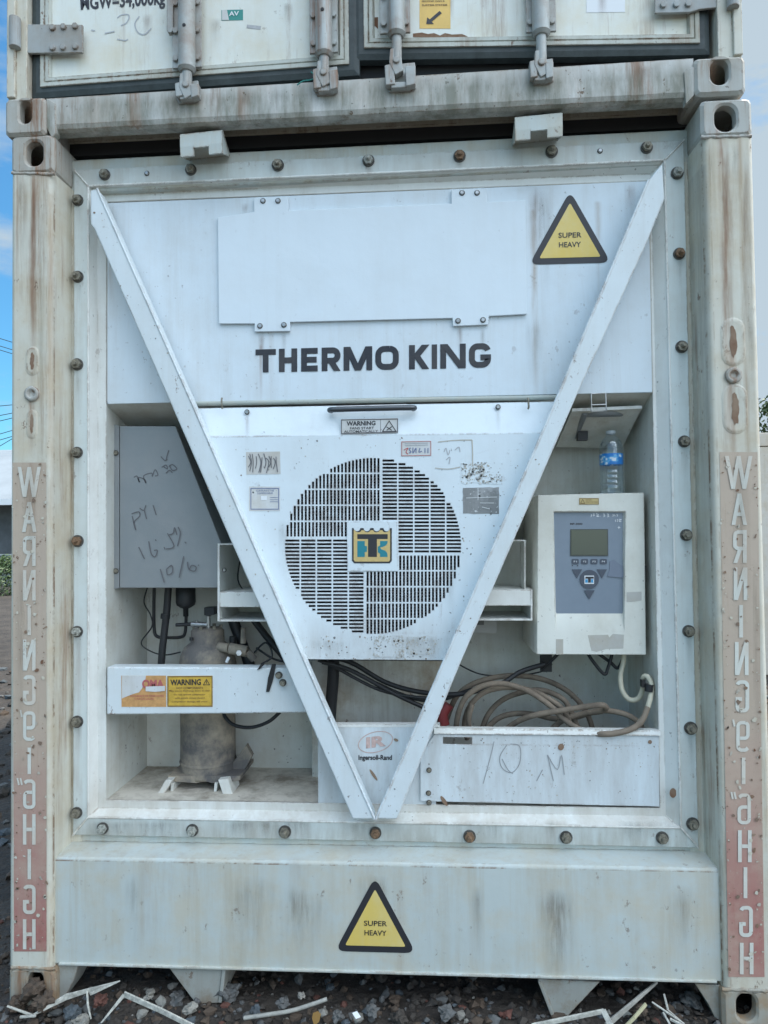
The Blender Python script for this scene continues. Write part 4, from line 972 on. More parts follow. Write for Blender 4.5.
for z_, r2 in ((zs - .035, 1.035), (z0 + .05, 1.015)): b.lathe(c0, [(r_ * r2, z_ - .006), (r_ * (r2 + .02), z_), (r_ * r2, z_ + .006)], M['comp'], 40)
b.build('body_seam', CP)
for k in range(6):
    b = MB(); a = k * pi / 3 + .3; p = c0 + Vector((r_ * .48 * cos(a), r_ * .48 * sin(a), zt + .018)); b.cyl(p, p + Vector((0, 0, .012)), .007, M['bolt'], n=6); b.build('head_bolt', CP)
b = MB(); q_ = at(196, 745, YC); b.box((q_.x - .02, YC - r_ - .012, q_.z - .03), (q_.x + .02, YC - r_ + .01, q_.z + .03), M['comp']); b.build('name_plate', CP, bevel=.002) if 0 else None
# pipes and drier
T('suction_pipe', [e4(165, -10, .33), e4(162, 60, .33), e4(155, 150, .33), e4(140, 280, .33), e4(132, 380, .33)], .0135, M['black'])
b = MB(); b.cyl(at(*e4(152, 145, .33)), at(*e4(150, 165, .33)), .0175, M['black'], n=14); b.build('pipe_collar', RC)
T('liquid_pipe', [e4(104, 10, .38), e4(102, 120, .38), e4(104, 215, .38), e4(118, 242, .38), e4(160, 246, .38), e4(215, 244, .38), e4(235, 225, .37), e4(240, 150, .36)], .0062, M['black'])
b = MB(); c = at(*e4(238, 70, .36)); b.lathe((c.x, .36, c.z), [(.001, .06), (.036, .06), (.037, -.02), (.034, -.032), (.020, -.042), (.010, -.046), (.010, -.075), (.001, -.076)], M['black'], 24); b.build('filter_drier', RC)
T('sensor_wire', [e4(75, 30, .34), e4(60, 95, .35), e4(88, 150, .36), e4(93, 200, .36), e4(48, 268, .37), e4(90, 305, .37), e4(150, 320, .36), e4(215, 308, .33)], .0028, M['black'], n=6)
T('thick_hose', [e4(440, 170, .42), e4(462, 230, .42), e4(500, 330, .40), e4(520, 400, .38)], .021, M['black'])
T('thick_hose', [e4(525, 165, .40), e4(590, 250, .38), e4(650, 320, .36), e4(700, 390, .34)], .013, M['black'])
T('loose_wire', [e4(530, 310, .3), e4(575, 268, .3), e4(600, 290, .29), e4(605, 330, .28), e4(560, 360, .27)], .0035, M['black'], n=6)
T('loose_wire', [e4(540, 290, .32), e4(600, 330, .30), e4(640, 345, .28), e4(680, 350, .26)], .0045, M['black'], n=6)
T('drain_hose', [(222, 712, .3), (232, 724, .28), (250, 727.5, .27), (268, 722, .26), (280, 712, .26)], .0065, M['black'])
T('thick_hose', [(334, 650, .30), (333, 680, .31), (331, 705, .32), (329, 740, .32)], .022, M['black'])
# black harness crossing below the fan
for k, P in enumerate(([(318, 655, .28), (350, 662, .29), (385, 682, .30), (420, 692, .30), (460, 694, .29), (500, 684, .29), (520, 672, .3), (545, 664, .3)],
          [(318, 660, .27), (345, 668, .28), (380, 685, .29), (412, 698, .30), (440, 700, .30), (470, 690, .3), (500, 684, .31)],
          [(322, 662, .25), (350, 670, .26), (395, 694, .28), (425, 708, .3), (440, 716, .33)],
          [(330, 664, .26), (380, 690, .28), (428, 698, .28), (448, 694, .28)])): T('wiring_harness', P, (.009, .007, .008, .006)[k], M['black'])
T('thin_wire', [(458, 664, .40), (480, 674, .38), (510, 676, .38), (540, 672, .38), (552, 664, .36)], .003, M['black'], n=6)
for P in ([(586, 650, .30), (592, 660, .29), (604, 674, .28), (608, 668, .29), (612, 654, .3)], [(596, 652, .32), (610, 662, .31), (618, 668, .3), (624, 656, .3)], [(560, 652, .3), (550, 662, .31), (542, 670, .32)]):
    T('wiring_harness', P, .006, M['black'])
b = MB(); b.pxprism(rect(541, 655, 552, 672), .36, .03, M['black']); b.build('cable_gland', RC)
b = MB(); b.pxprism(rect(454, 600, 497, 633), .46, .004, M['paper']); b.pxprism(rect(463, 619, 484, 625), .458, .002, M['darkpaper']); b.build('wiring_label', RC)

# ---- control box
YM = .205
b = MB()
out_ = [(538, 495), (644, 492.5), (646, 655), (537, 654.5)]; inn = [(553.5, 511.5), (625.5, 511.5), (624.5, 632), (555, 632)]
fk = [at(*p, YM) for p in out_]; fi = [at(*p, YM) for p in inn]
bk = [at(534, 498, YM + .03), at(646, 495, YM + .03), at(647.5, 652, YM + .03), at(533, 651, YM + .03)]
bk = [Vector((p.x + dx, YM + .03, p.z + dz)) for p, dx, dz in zip(fk, (-.010, .006, .006, -.010), (-.004, -.004, .004, .004))]
rr_ = [p + Vector((0, .27, 0)) for p in bk]
for i in range(4):
    j = (i + 1) % 4
    b.mesh([fk[i], fk[j], fi[j], fi[i]], [[0, 1, 2, 3]], M['ctrl']); b.mesh([bk[i], bk[j], fk[j], fk[i]], [[0, 1, 2, 3]], M['ctrl']); b.mesh([rr_[i], rr_[j], bk[j], bk[i]], [[0, 1, 2, 3]], M['ctrl'])
kp = [at(554, 512, YM + .012), at(624.5, 512, YM + .012), at(624, 613.5, YM + .022), at(555.5, 613.5, YM + .022)]
kp = [Vector((fi[0].x + .003, YM + .012, fi[0].z - .003)), Vector((fi[1].x - .006, YM + .012, fi[1].z - .003)), at(623, 613.5, YM + .018), at(556, 613.5, YM + .018)]
b.face([fi[0], fi[1], kp[1], kp[0]], M['ctrl']); b.face([fi[1], fi[2], kp[2], kp[1]], M['ctrl']); b.face([fi[3], fi[0], kp[0], kp[3]], M['ctrl'])
b.face([kp[3], kp[2], fi[2], fi[3]], M['ctrl'])
KB = b.build('control_box', RC, bevel=.0025); KB['_o'] = Vector((0, 0, 0))
b = MB(); b.face(kp[::-1], M['keypad']); KP = b.build('keypad_panel', KB)
s6 = lambda P: [(530 + x / 6.025, 490 + y / 6.025) for x, y in P]
Yq = YM + .0145 - .001
def pp(b, P, m, Y=Yq - .001, th=.0015): b.pxprism(s6(P), Y, th, m)
b = MB(); pp(b, [(243, 236), (470, 235), (471, 397), (243, 397)], M['lcdedge'], Yq - .002, .003); pp(b, [(249, 242), (464, 241), (465, 391), (249, 391)], M['lcd'], Yq - .003, .0009); b.build('display', KB)
for i in range(4):
    b = MB(); x = 252 + i * 56.5; pp(b, [(x, 420), (x + 5, 415), (x + 37, 415), (x + 42, 420), (x + 42, 441), (x + 37, 446), (x + 5, 446), (x, 441)], M['key']); text(b, 'F%d' % (i + 1), s6([(x + 12, 426), (x + 30, 426), (x + 30, 436), (x + 12, 436)]), Yq - .002, M['white'])
    b.build('button', KB)
for P in ([(253, 478), (314, 478), (283, 532)], [(403, 478), (464, 478), (434, 532)], [(326, 604), (390, 604), (358, 657)]):
    b = MB(); pp(b, P, M['key']); b.build('button', KB)
b = MB(); P = [(358 + 57 * cos(2 * pi * i / 28), 538 + 57 * sin(2 * pi * i / 28)) for i in range(28)]; pp(b, P, M['key'], Yq - .0012)
pp(b, [(328, 516), (386, 516), (386, 566), (328, 566)], M['white'], Yq - .0022, .0008)
pp(b, [(334, 522), (384, 522), (384, 534), (334, 534)], M['sticker_black'], Yq - .003, .0006); pp(b, [(350, 534), (366, 534), (366, 558), (350, 558)], M['sticker_black'], Yq - .003, .0006)
pp(b, [(333, 538), (348, 538), (348, 558), (333, 558)], M['skyblue'], Yq - .003, .0006); pp(b, [(368, 538), (383, 538), (379, 548), (383, 558), (368, 558)], M['skyblue'], Yq - .003, .0006)
b.build('badge_button', KB)
b = MB(); text(b, 'MP-3000', s6([(242, 198), (316, 198), (316, 210), (242, 210)]), Yq, M['sticker_black'], bold=.03)
scrawl(b, [s6(p) for p in ([(346, 142), (354, 140), (352, 150), (346, 146)], [(354, 148), (352, 162)], [(362, 144), (370, 140), (368, 162), (372, 150)], [(378, 145), (388, 143), (380, 156), (390, 152)], [(396, 142), (404, 142), (402, 162)], [(408, 142), (412, 150), (406, 160), (418, 158)],
      [(424, 158), (426, 159)], [(440, 144), (450, 146), (444, 152), (452, 156), (442, 162)], [(464, 144), (474, 146), (468, 152), (476, 158), (466, 162)], [(496, 148), (504, 150), (498, 160)], [(508, 148), (514, 158)], [(520, 148), (528, 150), (524, 160)],
      [(514, 178), (516, 192)], [(524, 176), (530, 182), (526, 192)], [(536, 176), (544, 180), (538, 190), (550, 190)], [(545, 176), (552, 180)], [(528, 226), (544, 226)], [(536, 218), (535, 234)])], Yq, .0022, M['white'])
for x, y in ((256, 455), (287, 455)): decal(b, s6(rect(x - 3, y - 3, x + 3, y + 3)), Yq, M['sticker_black'])
b.build('handwriting', KB)
b = MB(); pp(b, rag([(476, 440), (520, 422), (566, 470), (566, 530)], 2, 10) if 0 else [(480, 430), (505, 420), (560, 460), (566, 505), (560, 530), (465, 520), (480, 480)], plain('keypad_patch', (.19, .225, .285, 1), .6), Yq - .0008, .0006); b.build('keypad_residue', KB)
def fc(b, Y):
    decal_frame(b, s6([(297, 49), (414, 50), (414, 86), (297, 86)]), Y, .0015, M['sticker_brown'])
    strokes(b, [s6([(305, 80), (317, 56), (329, 80), (304, 80)])], lambda x, y: at(x, y, Y), .0018, M['sticker_brown'], .001)
    text(b, 'CAUTION', s6([(336, 55), (370, 55), (370, 64), (336, 64)]), Y, M['sticker_brown']); text(b, 'HIGH VOLTAGE', s6([(336, 68), (408, 68), (408, 77), (336, 77)]), Y, M['sticker_brown'])
sticker('caution_label', s6([(296, 48), (415, 49), (415, 88), (296, 88)]), YM, plain('label_tan', (.55, .44, .2, 1), .5), KB, fc, 'small yellow caution label')
for q, mm in (([(582, 616), (672, 612), (672, 665), (630, 672), (582, 674)], 'residue'), ([(348, 875), (470, 872), (478, 888), (500, 866), (566, 872), (562, 955), (460, 958), (400, 975), (370, 968)], 'residue'), ([(156, 899), (200, 899), (200, 990), (156, 992)], 'darkpaper2')):
    sticker('tape_residue', s6(q), YM, M['residue'], KB)
b = MB(); b.pxprism(s6([(690, 455), (700, 455), (700, 555), (690, 555)]), YM + .015, .02, M['black']); b.build('latch', KB)

# ---- document tray under the recess ceiling, and its wire catch
b = MB()
p = [at(*q) for q in ((572, 409, .20), (642, 406, .20), (622, 447, .44), (556, 446, .44))]
b.prism(p, (0, 0, -.004), M['recess'])
b.prism([at(572, 408.5, .199), at(642, 405.5, .199), at(642, 408.5, .199), at(572, 411.5, .199)], (0, .004, 0), M['strip'])
c = at(598, 425, .31)
b.lathe((c.x, .31, p[0].z - .006), [(.10, .0), (.10, -.012), (.09, -.016), (.001, -.018)], M['galv'], 28)
b.tube([at(585, 412, .22), at(574, 440, .42)], .012, M['galv'], 8, 1); b.pxprism(rect(578, 431, 588, 440), .33, .03, M['black'])
DT = b.build('document_tray', RC); DT['_o'] = Vector((0, 0, 0))
b = MB(); q = [at(*a, .152) for a in ((591, 394), (605.5, 393), (606.5, 411), (591.5, 411.5))]; b.tube(q + [q[0]], .0028, M['steel'], 8, 1); b.tube([q[3] + Vector((0, 0, .022)), q[2] + Vector((0, 0, .022))], .0028, M['steel'], 8, 1); b.build('wire_catch', DT)

# ---- logo plate and cable bin
YLp = .158
b = MB(); b.pxprism([(318, 727), (436, 727), (436, 807), (318, 803)], YLp, .004, M['cover']); b.pxprism([(318, 724.5), (440, 724.5), (440, 727.2), (318, 727.2)], YLp - .001, .03, M['strip']); LP = b.build('logo_plate', RC); LP['_o'] = Vector((0, 0, 0))
b = MB()
M['logored'] = plain('faded_logo_red', (.58, .42, .38, 1), .6, var=.3, scale=60)
ov = lambda k: [(375.5 + 17 * k * cos(a) + 3 * k * -sin(a) * -.6, 742 - (10.5 * k * sin(a)) - 17 * k * cos(a) * .12) for a in [2 * pi * i / 36 for i in range(37)]]
strokes(b, [ov(1.0)[:20]], lambda x, y: at(x, y, YLp), .003, M['logored'], .001)
strokes(b, [ov(1.0)[19:]], lambda x, y: at(x, y, YLp), .006, M['redink'], .0012) if 0 else strokes(b, [ov(1.0)[19:]], lambda x, y: at(x, y, YLp), .003, M['logored'], .0012)
text(b, 'IR', [(366, 737.5), (386, 735), (386, 746), (366, 748.5)], YLp, M['logored'], lift=.0015, bold=.05)
text(b, 'Ingersoll-Rand', [(358.5, 755), (392, 755), (392, 761.5), (358.5, 761.5)], YLp, M['sticker_black'], lift=.0015, bold=.03)
b.build('logo', LP)
YT = .150
b = MB(); sl_ = rect(443, 737, 472, 744)
# tray face with a real slot
def tp_(P): b.pxprism(P, YT, .003, M['cover'])
tp_([(435, 734), (443, 734.2), (443, 744), (428, 744)]); tp_([(443, 734.2), (472, 734.4), (472, 737.3), (443, 737)]); tp_([(472, 734.4), (659, 736), (659, 746), (472, 744.5)])
tp_([(428, 744), (443, 744), (472, 744.5), (659, 746), (659.5, 806.5), (420.5, 801), (420.5, 757)])
b.prism([at(434, 728.5, YT), at(660.5, 730.5, YT), at(660.5, 735.8, YT - .006), at(434, 733.8, YT - .006)], (0, .004, .001), M['strip'])
b.prism([at(434, 728.5, YT), at(660.5, 730.5, YT), at(660.5, 730.5, YT) + Vector((0, .03, 0)), at(434, 728.5, YT) + Vector((0, .03, 0))], (0, 0, -.003), M['strip'])
CT = b.build('cable_tray', RC); CT['_o'] = Vector((0, 0, 0))
b = MB(); chipsin(b, [(425, 746), (655, 746), (655, 804), (425, 800)], YT, 130, CH, 6, .25, 1.0, 1.5); chipsin(b, [(478, 738), (655, 739), (655, 750), (478, 750)], YT, 60, CH, 16, .25, .9); b.build('paint_wear', CT)
b = MB(); o7 = lambda P: [(300 + x / 2.02, 640 + y / 2.02) for x, y in P]
scrawl(b, [o7(p) for p in ([(392, 205), (385, 235), (370, 290)], [(418, 212), (404, 235), (408, 258), (428, 268), (444, 248), (444, 215), (425, 210)], [(408, 240), (420, 262), (430, 270)], [(490, 262), (478, 285)], [(500, 232), (512, 285)], [(500, 232), (520, 262), (528, 232), (534, 272)])], YT, .0026, plain('faint_marker_ink', (.30, .31, .32, 1), .6))
b.build('handwriting', CT)
for x, y in ((429, 770), (428.5, 793), (429, 802.5)): screw(CT, x, y, YT, .007, M['bolt'])
b = MB()   # dark chips in the paint
for x, y, w_, h_, a in ((561, 747, 3, 3.5, .3), (444, 801, 2, 6, -.6), (373.5, 775, 1.5, 7, -.6), (396, 740, 2.5, 1.5, .4), (650, 742, 2, 2, 0), (673, 793, 3.5, 5, 0)):
    Yx = YLp if x < 420 else (YT if x < 662 else .13)
    b.face([at(x + w_ * cos(t_) * cos(a) - h_ * sin(t_) * sin(a), y + w_ * cos(t_) * sin(a) + h_ * sin(t_) * cos(a), Yx - .002) for t_ in [2 * pi * i / 10 for i in range(10)]], M['rustpatch'])
b.build('paint_chip', CT)
# ---- run-off stains: thin films of rust and dirt below bolts, seams and edges
def stain_mat(name, col, amt):
    m = bpy.data.materials.new(name); m.use_nodes = True; t = m.node_tree; b = t.nodes['Principled BSDF']; Lk = t.links.new
    b.inputs['Base Color'].default_value = col; b.inputs['Roughness'].default_value = .8
    tcn = G(t, 'ShaderNodeTexCoord'); sp = G(t, 'ShaderNodeSeparateXYZ'); Lk(tcn.outputs['Generated'], sp.inputs[0])
    def mth(op, a, c=0., d=None):
        n = G(t, 'ShaderNodeMath', operation=op); n.use_clamp = op in ('MULTIPLY', 'SUBTRACT')
        for i, q in enumerate((a, c)):
            if isinstance(q, (int, float)): n.inputs[i].default_value = q
            else: Lk(q, n.inputs[i])
        return n.outputs[0]
    u = mth('ABSOLUTE', mth('ADD', mth('ADD', sp.outputs[0], sp.outputs[0]), -1.))
    side = mth('SUBTRACT', 1., u); g = G(t, 'ShaderNodeNewGeometry'); mpn = G(t, 'ShaderNodeMapping'); mpn.inputs['Scale'].default_value = (48, 48, 5); Lk(g.outputs['Position'], mpn.inputs[0])
    n = G(t, 'ShaderNodeTexNoise'); n.inputs['Scale'].default_value = 1; n.inputs['Detail'].default_value = 5; n.inputs['Roughness'].default_value = .7; Lk(mpn.outputs[0], n.inputs['Vector'])
    mr_ = G(t, 'ShaderNodeMapRange'); mr_.inputs[1].default_value = .30; mr_.inputs[2].default_value = .78; Lk(n.outputs['Fac'], mr_.inputs[0])
    top = mth('MULTIPLY', mth('SUBTRACT', 1., sp.outputs[2]), 5.); side = mth('MULTIPLY', side, top)
    a = mth('MULTIPLY', mth('MULTIPLY', side, mth('POWER', sp.outputs[2], 1.3)), mth('MULTIPLY', mr_.outputs[0], amt)); Lk(a, b.inputs['Alpha'])
    return m
M['st_rust'] = stain_mat('rust_run', (.22, .11, .055, 1), .8); M['st_dirt'] = stain_mat('dirt_run', (.25, .21, .16, 1), .6); M['st_grey'] = stain_mat('grey_run', (.20, .205, .19, 1), .5)
def stain(parent, x, y, w, h, Y, m):
    b = MB(); b.face([at(*p, Y - .0011) for p in ((x - w / 2, y), (x - w / 2, y + h), (x + w / 2, y + h), (x + w / 2, y))], M[m]); return b.build('run_off_stain', parent)
rs = random.Random(5)
for (x, y) in [(105, 175), (191, 170), (278, 165.5), (368.5, 161), (459.5, 156.5), (551.5, 152), (646.5, 148)]: stain(UF, x + rs.uniform(-1, 1), y + 5, 9, 15, Yfl, rs.choice(('st_rust', 'st_dirt')))
for (x, y) in [(78, 200.5), (78, 277), (77.5, 364.5), (77.5, 452.5), (78, 541), (77.5, 631.5), (77.5, 721.5), (679, 254), (681.5, 347), (684, 441.5), (686, 535), (688.5, 631), (690.5, 728)]:
    stain(UF, x + 1, y + 4, 8, rs.uniform(26, 60), Yfl, rs.choice(('st_grey', 'st_dirt', 'st_grey')))
for (x, y) in [(103, 828), (192.5, 830), (285, 831.5), (375.5, 832.5), (469.5, 836), (566, 837), (662, 837.5)]: stain(UF, x, y, 16, 12, Yfl, 'st_dirt')
for i in range(22): stain(UF, rs.uniform(95, 675), 819 + rs.uniform(0, 3), rs.uniform(14, 50), 22, Yfl + .0003 * (i % 3), rs.choice(('st_dirt', 'st_grey', 'st_dirt')))
for i in range(11):
    x = rs.uniform(66, 700); stain(SILL, x, 860 + (x - 60) * .022 + rs.uniform(0, 25), rs.uniform(12, 60), rs.uniform(60, 105), .025 + .0002 * (i % 4), 'st_dirt')
for x, y, w, h, k in ((262, 332, 8, 40, 'st_rust'), (284, 331, 6, 30, 'st_dirt'), (460, 326, 7, 30, 'st_rust'), (483, 326, 6, 46, 'st_dirt'), (268, 213, 12, 20, 'st_dirt'), (536, 186, 16, 90, 'st_rust'), (546, 190, 14, 120, 'st_dirt'), (112, 203, 16, 70, 'st_dirt'), (247, 203, 12, 25, 'st_rust'), (600, 290, 14, 80, 'st_dirt'), (535, 318, 20, 70, 'st_dirt'), (630, 183, 12, 40, 'st_rust')):
    stain(FP, x, y, w, h, Yp, k)
for x, y, w, h, k in ((247, 414, 6, 30, 'st_rust'), (498, 409, 6, 26, 'st_dirt'), (330, 640, 50, 20, 'st_grey'), (420, 636, 60, 24, 'st_dirt'), (450, 560, 12, 60, 'st_grey'), (283, 520, 10, 60, 'st_grey')): stain(FCO, x, y, w, h, Yf, k)
for i in range(12): stain(UF, rs.uniform(110, 640), 201 + rs.uniform(-1, 1) - 0, rs.uniform(8, 24), 2, Yin, 'st_dirt') if 0 else None
for x, y, w, h, k in ((24, 175, 10, 110, 'st_rust'), (34, 176, 8, 190, 'st_rust'), (20, 176, 6, 60, 'st_dirt'), (33, 402, 7, 60, 'st_rust'), (32, 355, 5, 30, 'st_rust'), (41, 180, 8, 400, 'st_dirt')): stain(PL, x, y, w, h, .002, k)
for x, y, w, h, k in ((728, 138, 12, 230, 'st_rust'), (748, 138, 9, 330, 'st_rust'), (712, 138, 8, 120, 'st_dirt'), (736, 138, 8, 90, 'st_dirt'), (735, 384, 6, 50, 'st_rust'), (752, 300, 7, 160, 'st_dirt')): stain(PR, x, y, w, h, .002, k)
for x, y, w, h, k in ((30, 460, 16, 200, 'st_dirt'), (20, 560, 10, 260, 'st_dirt')): stain(PL, x, y, w, h, -.0006, k)
for x, y, w, h, k in ((742, 455, 18, 220, 'st_dirt'), (758, 560, 10, 260, 'st_dirt')): stain(PR, x, y, w, h, -.0006, k)

# ================================================================== POWER CABLE (coiled, resting in the tray)
e3 = lambda x, y, Y: at(440 + x / 3.49, 650 + y / 3.49, Y)
PC = thing('power_cable', 'thick dusty brown power cable coiled behind the low tray beneath the control box', 'cable', tuple(at(540, 735, .28)))
b = MB()
for P in ([(55, 300, .30), (62, 230, .27), (90, 165, .25), (150, 125, .24), (225, 118, .24), (310, 145, .24), (385, 195, .235), (430, 240, .22), (490, 278, .19), (560, 293, .15), (640, 285, .142), (698, 255, .15), (725, 200, .17)],
          [(95, 310, .33), (85, 260, .31), (105, 195, .29), (160, 145, .28), (250, 130, .28), (340, 150, .27), (410, 190, .26), (440, 225, .25), (450, 250, .25)],
          [(20, 250, .36), (60, 160, .36), (130, 112, .35), (240, 90, .35), (350, 100, .35), (440, 140, .35), (500, 200, .35), (528, 260, .35), (530, 300, .35)],
          [(140, 300, .36), (165, 230, .35), (210, 180, .34), (270, 152, .33), (350, 140, .32), (420, 165, .31), (450, 200, .30), (480, 270, .30)],
          [(200, 300, .30), (270, 250, .26), (340, 225, .23), (430, 210, .21), (520, 196, .2), (565, 192, .2), (580, 202, .22), (560, 214, .25), (500, 222, .28), (430, 245, .29), (380, 285, .3)],
          [(150, 290, .34), (200, 240, .33), (260, 222, .32), (330, 225, .32), (400, 240, .32), (470, 235, .3), (560, 212, .27), (640, 222, .25), (690, 250, .25), (712, 285, .27)],
          [(105, 300, .27), (100, 240, .26), (112, 190, .26)]):
    b.tube([e3(*p) for p in P], .0098, M['cable'], 12, 7)
b.build('cable_coil', PC)
b = MB(); b.tube([e3(*p) for p in ((690, 262, .152), (715, 225, .163), (733, 170, .18), (737, 120, .19), (722, 92, .20), (708, 100, .215), (706, 140, .23), (690, 170, .24), (660, 172, .25), (636, 140, .26), (630, 90, .27), (640, 40, .28), (642, 0, .28))], .0088, M['cable_clean'], 12, 7); b.build('clean_cable_end', PC)
b = MB(); c = e3(728, 132, .186); b.cyl(c + Vector((0, 0, -.012)), c + Vector((.003, 0, .012)), .014, M['black'], n=14)
b.box((c.x, c.y + .005, c.z - .01), (c.x + .045, c.y + .018, c.z + .010), M['black']); b.box((c.x - .02, c.y + .004, c.z + .0), (c.x - .008, c.y + .03, c.z + .024), M['black']); b.build('cable_clip', PC)
b = MB(); b.tube([e3(30, 190, .33), e3(10, 225, .33), e3(15, 262, .33)], .02, plain('red_plug', (.30, .05, .05, 1), .5), 10, 4); b.build('plug', PC)

# ================================================================== WATER BOTTLE
gl_ = bpy.data.materials.new('clear_plastic'); gl_.use_nodes = True; t = gl_.node_tree; t.nodes.remove(t.nodes['Principled BSDF'])
tr_ = G(t, 'ShaderNodeBsdfTransparent'); tr_.inputs[0].default_value = (.90, .94, .96, 1); gs_ = G(t, 'ShaderNodeBsdfGlossy'); gs_.inputs['Roughness'].default_value = .12; gs_.inputs[0].default_value = (.85, .92, .97, 1)
lw_ = G(t, 'ShaderNodeLayerWeight'); lw_.inputs[0].default_value = .45; mxs = G(t, 'ShaderNodeMixShader'); mr3 = G(t, 'ShaderNodeMapRange'); mr3.inputs[3].default_value = .10; mr3.inputs[4].default_value = .75
t.links.new(lw_.outputs['Facing'], mr3.inputs[0]); t.links.new(mr3.outputs[0], mxs.inputs[0]); t.links.new(tr_.outputs[0], mxs.inputs[1]); t.links.new(gs_.outputs[0], mxs.inputs[2]); t.links.new(mxs.outputs[0], t.nodes['Material Output'].inputs[0])
YW = .30; pb = at(612, 494.5, YW); ctrl_top = (bk[0].z + bk[1].z) / 2
pb.z = ctrl_top + .001
zt_ = at(611, 431, YW).z; H = zt_ - pb.z; R_ = (at(624, 470, YW).x - at(601, 470, YW).x) / 2
WB = thing('water_bottle', 'clear plastic water bottle with blue label standing on the control box', 'bottle', tuple(pb))
b = MB(); pr = [(.001, .006), (R_ * .6, .004), (R_ * .92, 0), (R_, .008), (R_ * .98, H * .1)]
for k in range(4):
    z = H * (.12 + k * .08); pr += [(R_, z), (R_ * .955, z + H * .02), (R_ * .955, z + H * .035), (R_, z + H * .06)]
pr += [(R_ * .99, H * .57), (R_ * .99, H * .74), (R_ * .93, H * .80), (R_ * .72, H * .87), (R_ * .42, H * .92), (R_ * .36, H * .94), (R_ * .36, H * .955)]
b.lathe((pb.x, pb.y, pb.z), pr, gl_, 32); b.build('bottle_body', WB)
b = MB(); b.lathe((pb.x, pb.y, pb.z), [(.001, H * 1.0), (R_ * .40, H * 1.0), (R_ * .42, H * .99), (R_ * .42, H * .955), (R_ * .38, H * .95)], plain('bottle_cap', (.55, .62, .66, 1), .4), 20); b.build('cap', WB)
lm = bpy.data.materials.new('bottle_label'); lm.use_nodes = True; t = lm.node_tree; bs = t.nodes['Principled BSDF']; bs.inputs['Roughness'].default_value = .3
ge = G(t, 'ShaderNodeNewGeometry'); nn = G(t, 'ShaderNodeTexNoise'); nn.inputs['Scale'].default_value = 55; t.links.new(ge.outputs['Position'], nn.inputs['Vector'])
rp2 = G(t, 'ShaderNodeValToRGB'); rp2.color_ramp.interpolation = 'CONSTANT'; e = rp2.color_ramp.elements; e[0].color = (.03, .22, .62, 1); e[1].position = .5; e[1].color = (.12, .42, .75, 1); x_ = e.new(.6); x_.color = (.65, .75, .85, 1)
t.links.new(nn.outputs['Fac'], rp2.inputs[0]); t.links.new(rp2.outputs[0], bs.inputs['Base Color'])
b = MB(); b.lathe((pb.x, pb.y, pb.z), [(R_ * 1.01, H * .47), (R_ * 1.015, H * .475), (R_ * 1.015, H * .635), (R_ * 1.01, H * .64)], lm, 32); b.build('label', WB)

# ================================================================== UPPER CONTAINER
UC = thing('shipping_container', 'weathered grey shipping container stacked on top, with its double doors towards the viewer', 'container', (0, 0, 0))
UL, UR = at(5, 105, 0).x, at(745.5, 70, 0).x
UZ = (at(25, 136, 0).z + at(719, 97, 0).z) / 2
hx, hz = cz_(25.5, 112); casting('corner_casting', UC, UL, at(46, 112, 0).x, at(25, 136.5, -.0) .z + .003, at(25, 98, 0).z, hx, hz, .021, .040, M['cast'], Y=-.004)
hx, hz = cz_(719.5, 72); casting('corner_casting', UC, at(694, 72, 0).x, UR, at(719, 97, 0).z + .006, at(719, 57, 0).z, hx, hz, .029, .042, M['cast'], Y=-.004)
# sill with rolled lower edge
zsl, zsr = at(60, 134, .01).z, at(692, 102, .01).z; ztl, ztr = at(60, 98, .01).z, at(692, 58.5, .01).z
b = MB(); xa, xb = at(46.3, 110, .01).x, at(693.7, 75, .01).x
prf = lambda zl, zt: [(.010, zt), (.008, zl + .02), (.014, zl + .006), (.028, zl), (.062, zl + .001), (.062, zl + .05), (.045, zt), ]
pa, pc = prf(zsl + .012, ztl), prf(zsr + .012, ztr); n = len(pa)
seg = 24; V = []
for k in range(seg + 1):
    t_ = k / seg
    for (y0, z0_), (y1, z1_) in zip(pa, pc):
        V.append(Vector((xa + (xb - xa) * t_, y0, z0_ + (z1_ - z0_) * t_ + (.0022 * noise.noise(Vector((t_ * 19, 1, 0))) if y0 < .03 and z0_ < ztl - .01 else 0))))
b.mesh(V, [[k * n + i, k * n + (i + 1) % n, (k + 1) * n + (i + 1) % n, (k + 1) * n + i] for k in range(seg) for i in range(n)] + [list(range(n)), list(range(seg * n, seg * n + n))], M['sill_up'])
b.build('door_sill', UC, bevel=0)
# gussets next to castings
for q in ([(46.5, 98), (55, 103), (56, 133), (52, 138), (46.5, 128)], [(684, 72), (694, 66), (694, 95), (686, 104)]):
    b = MB(); b.pxprism(q, .004, .03, M['sill_up']); b.build('gusset', UC, bevel=.002)
zbtop = 5.45
# corner posts
for side in (-1, 1):
    xo = UL + .004 if side < 0 else UR - .004
    zb = at(25, 98, 0).z - .003 if side < 0 else at(719, 57, 0).z - .003
    x_in = at(26.5, 90, .01).x if side < 0 else at(718, 40, .01).x
    b = MB(); b.box((min(xo, x_in), .012, zb), (max(xo, x_in), .14, zbtop), M['post']); 
    xm = xo - side * .028; b.box((min(xo, xm) - .0005, .002, zb + .01), (max(xo, xm), .013, zbtop), M['post'])
    b.build('corner_post', UC, bevel=.003)
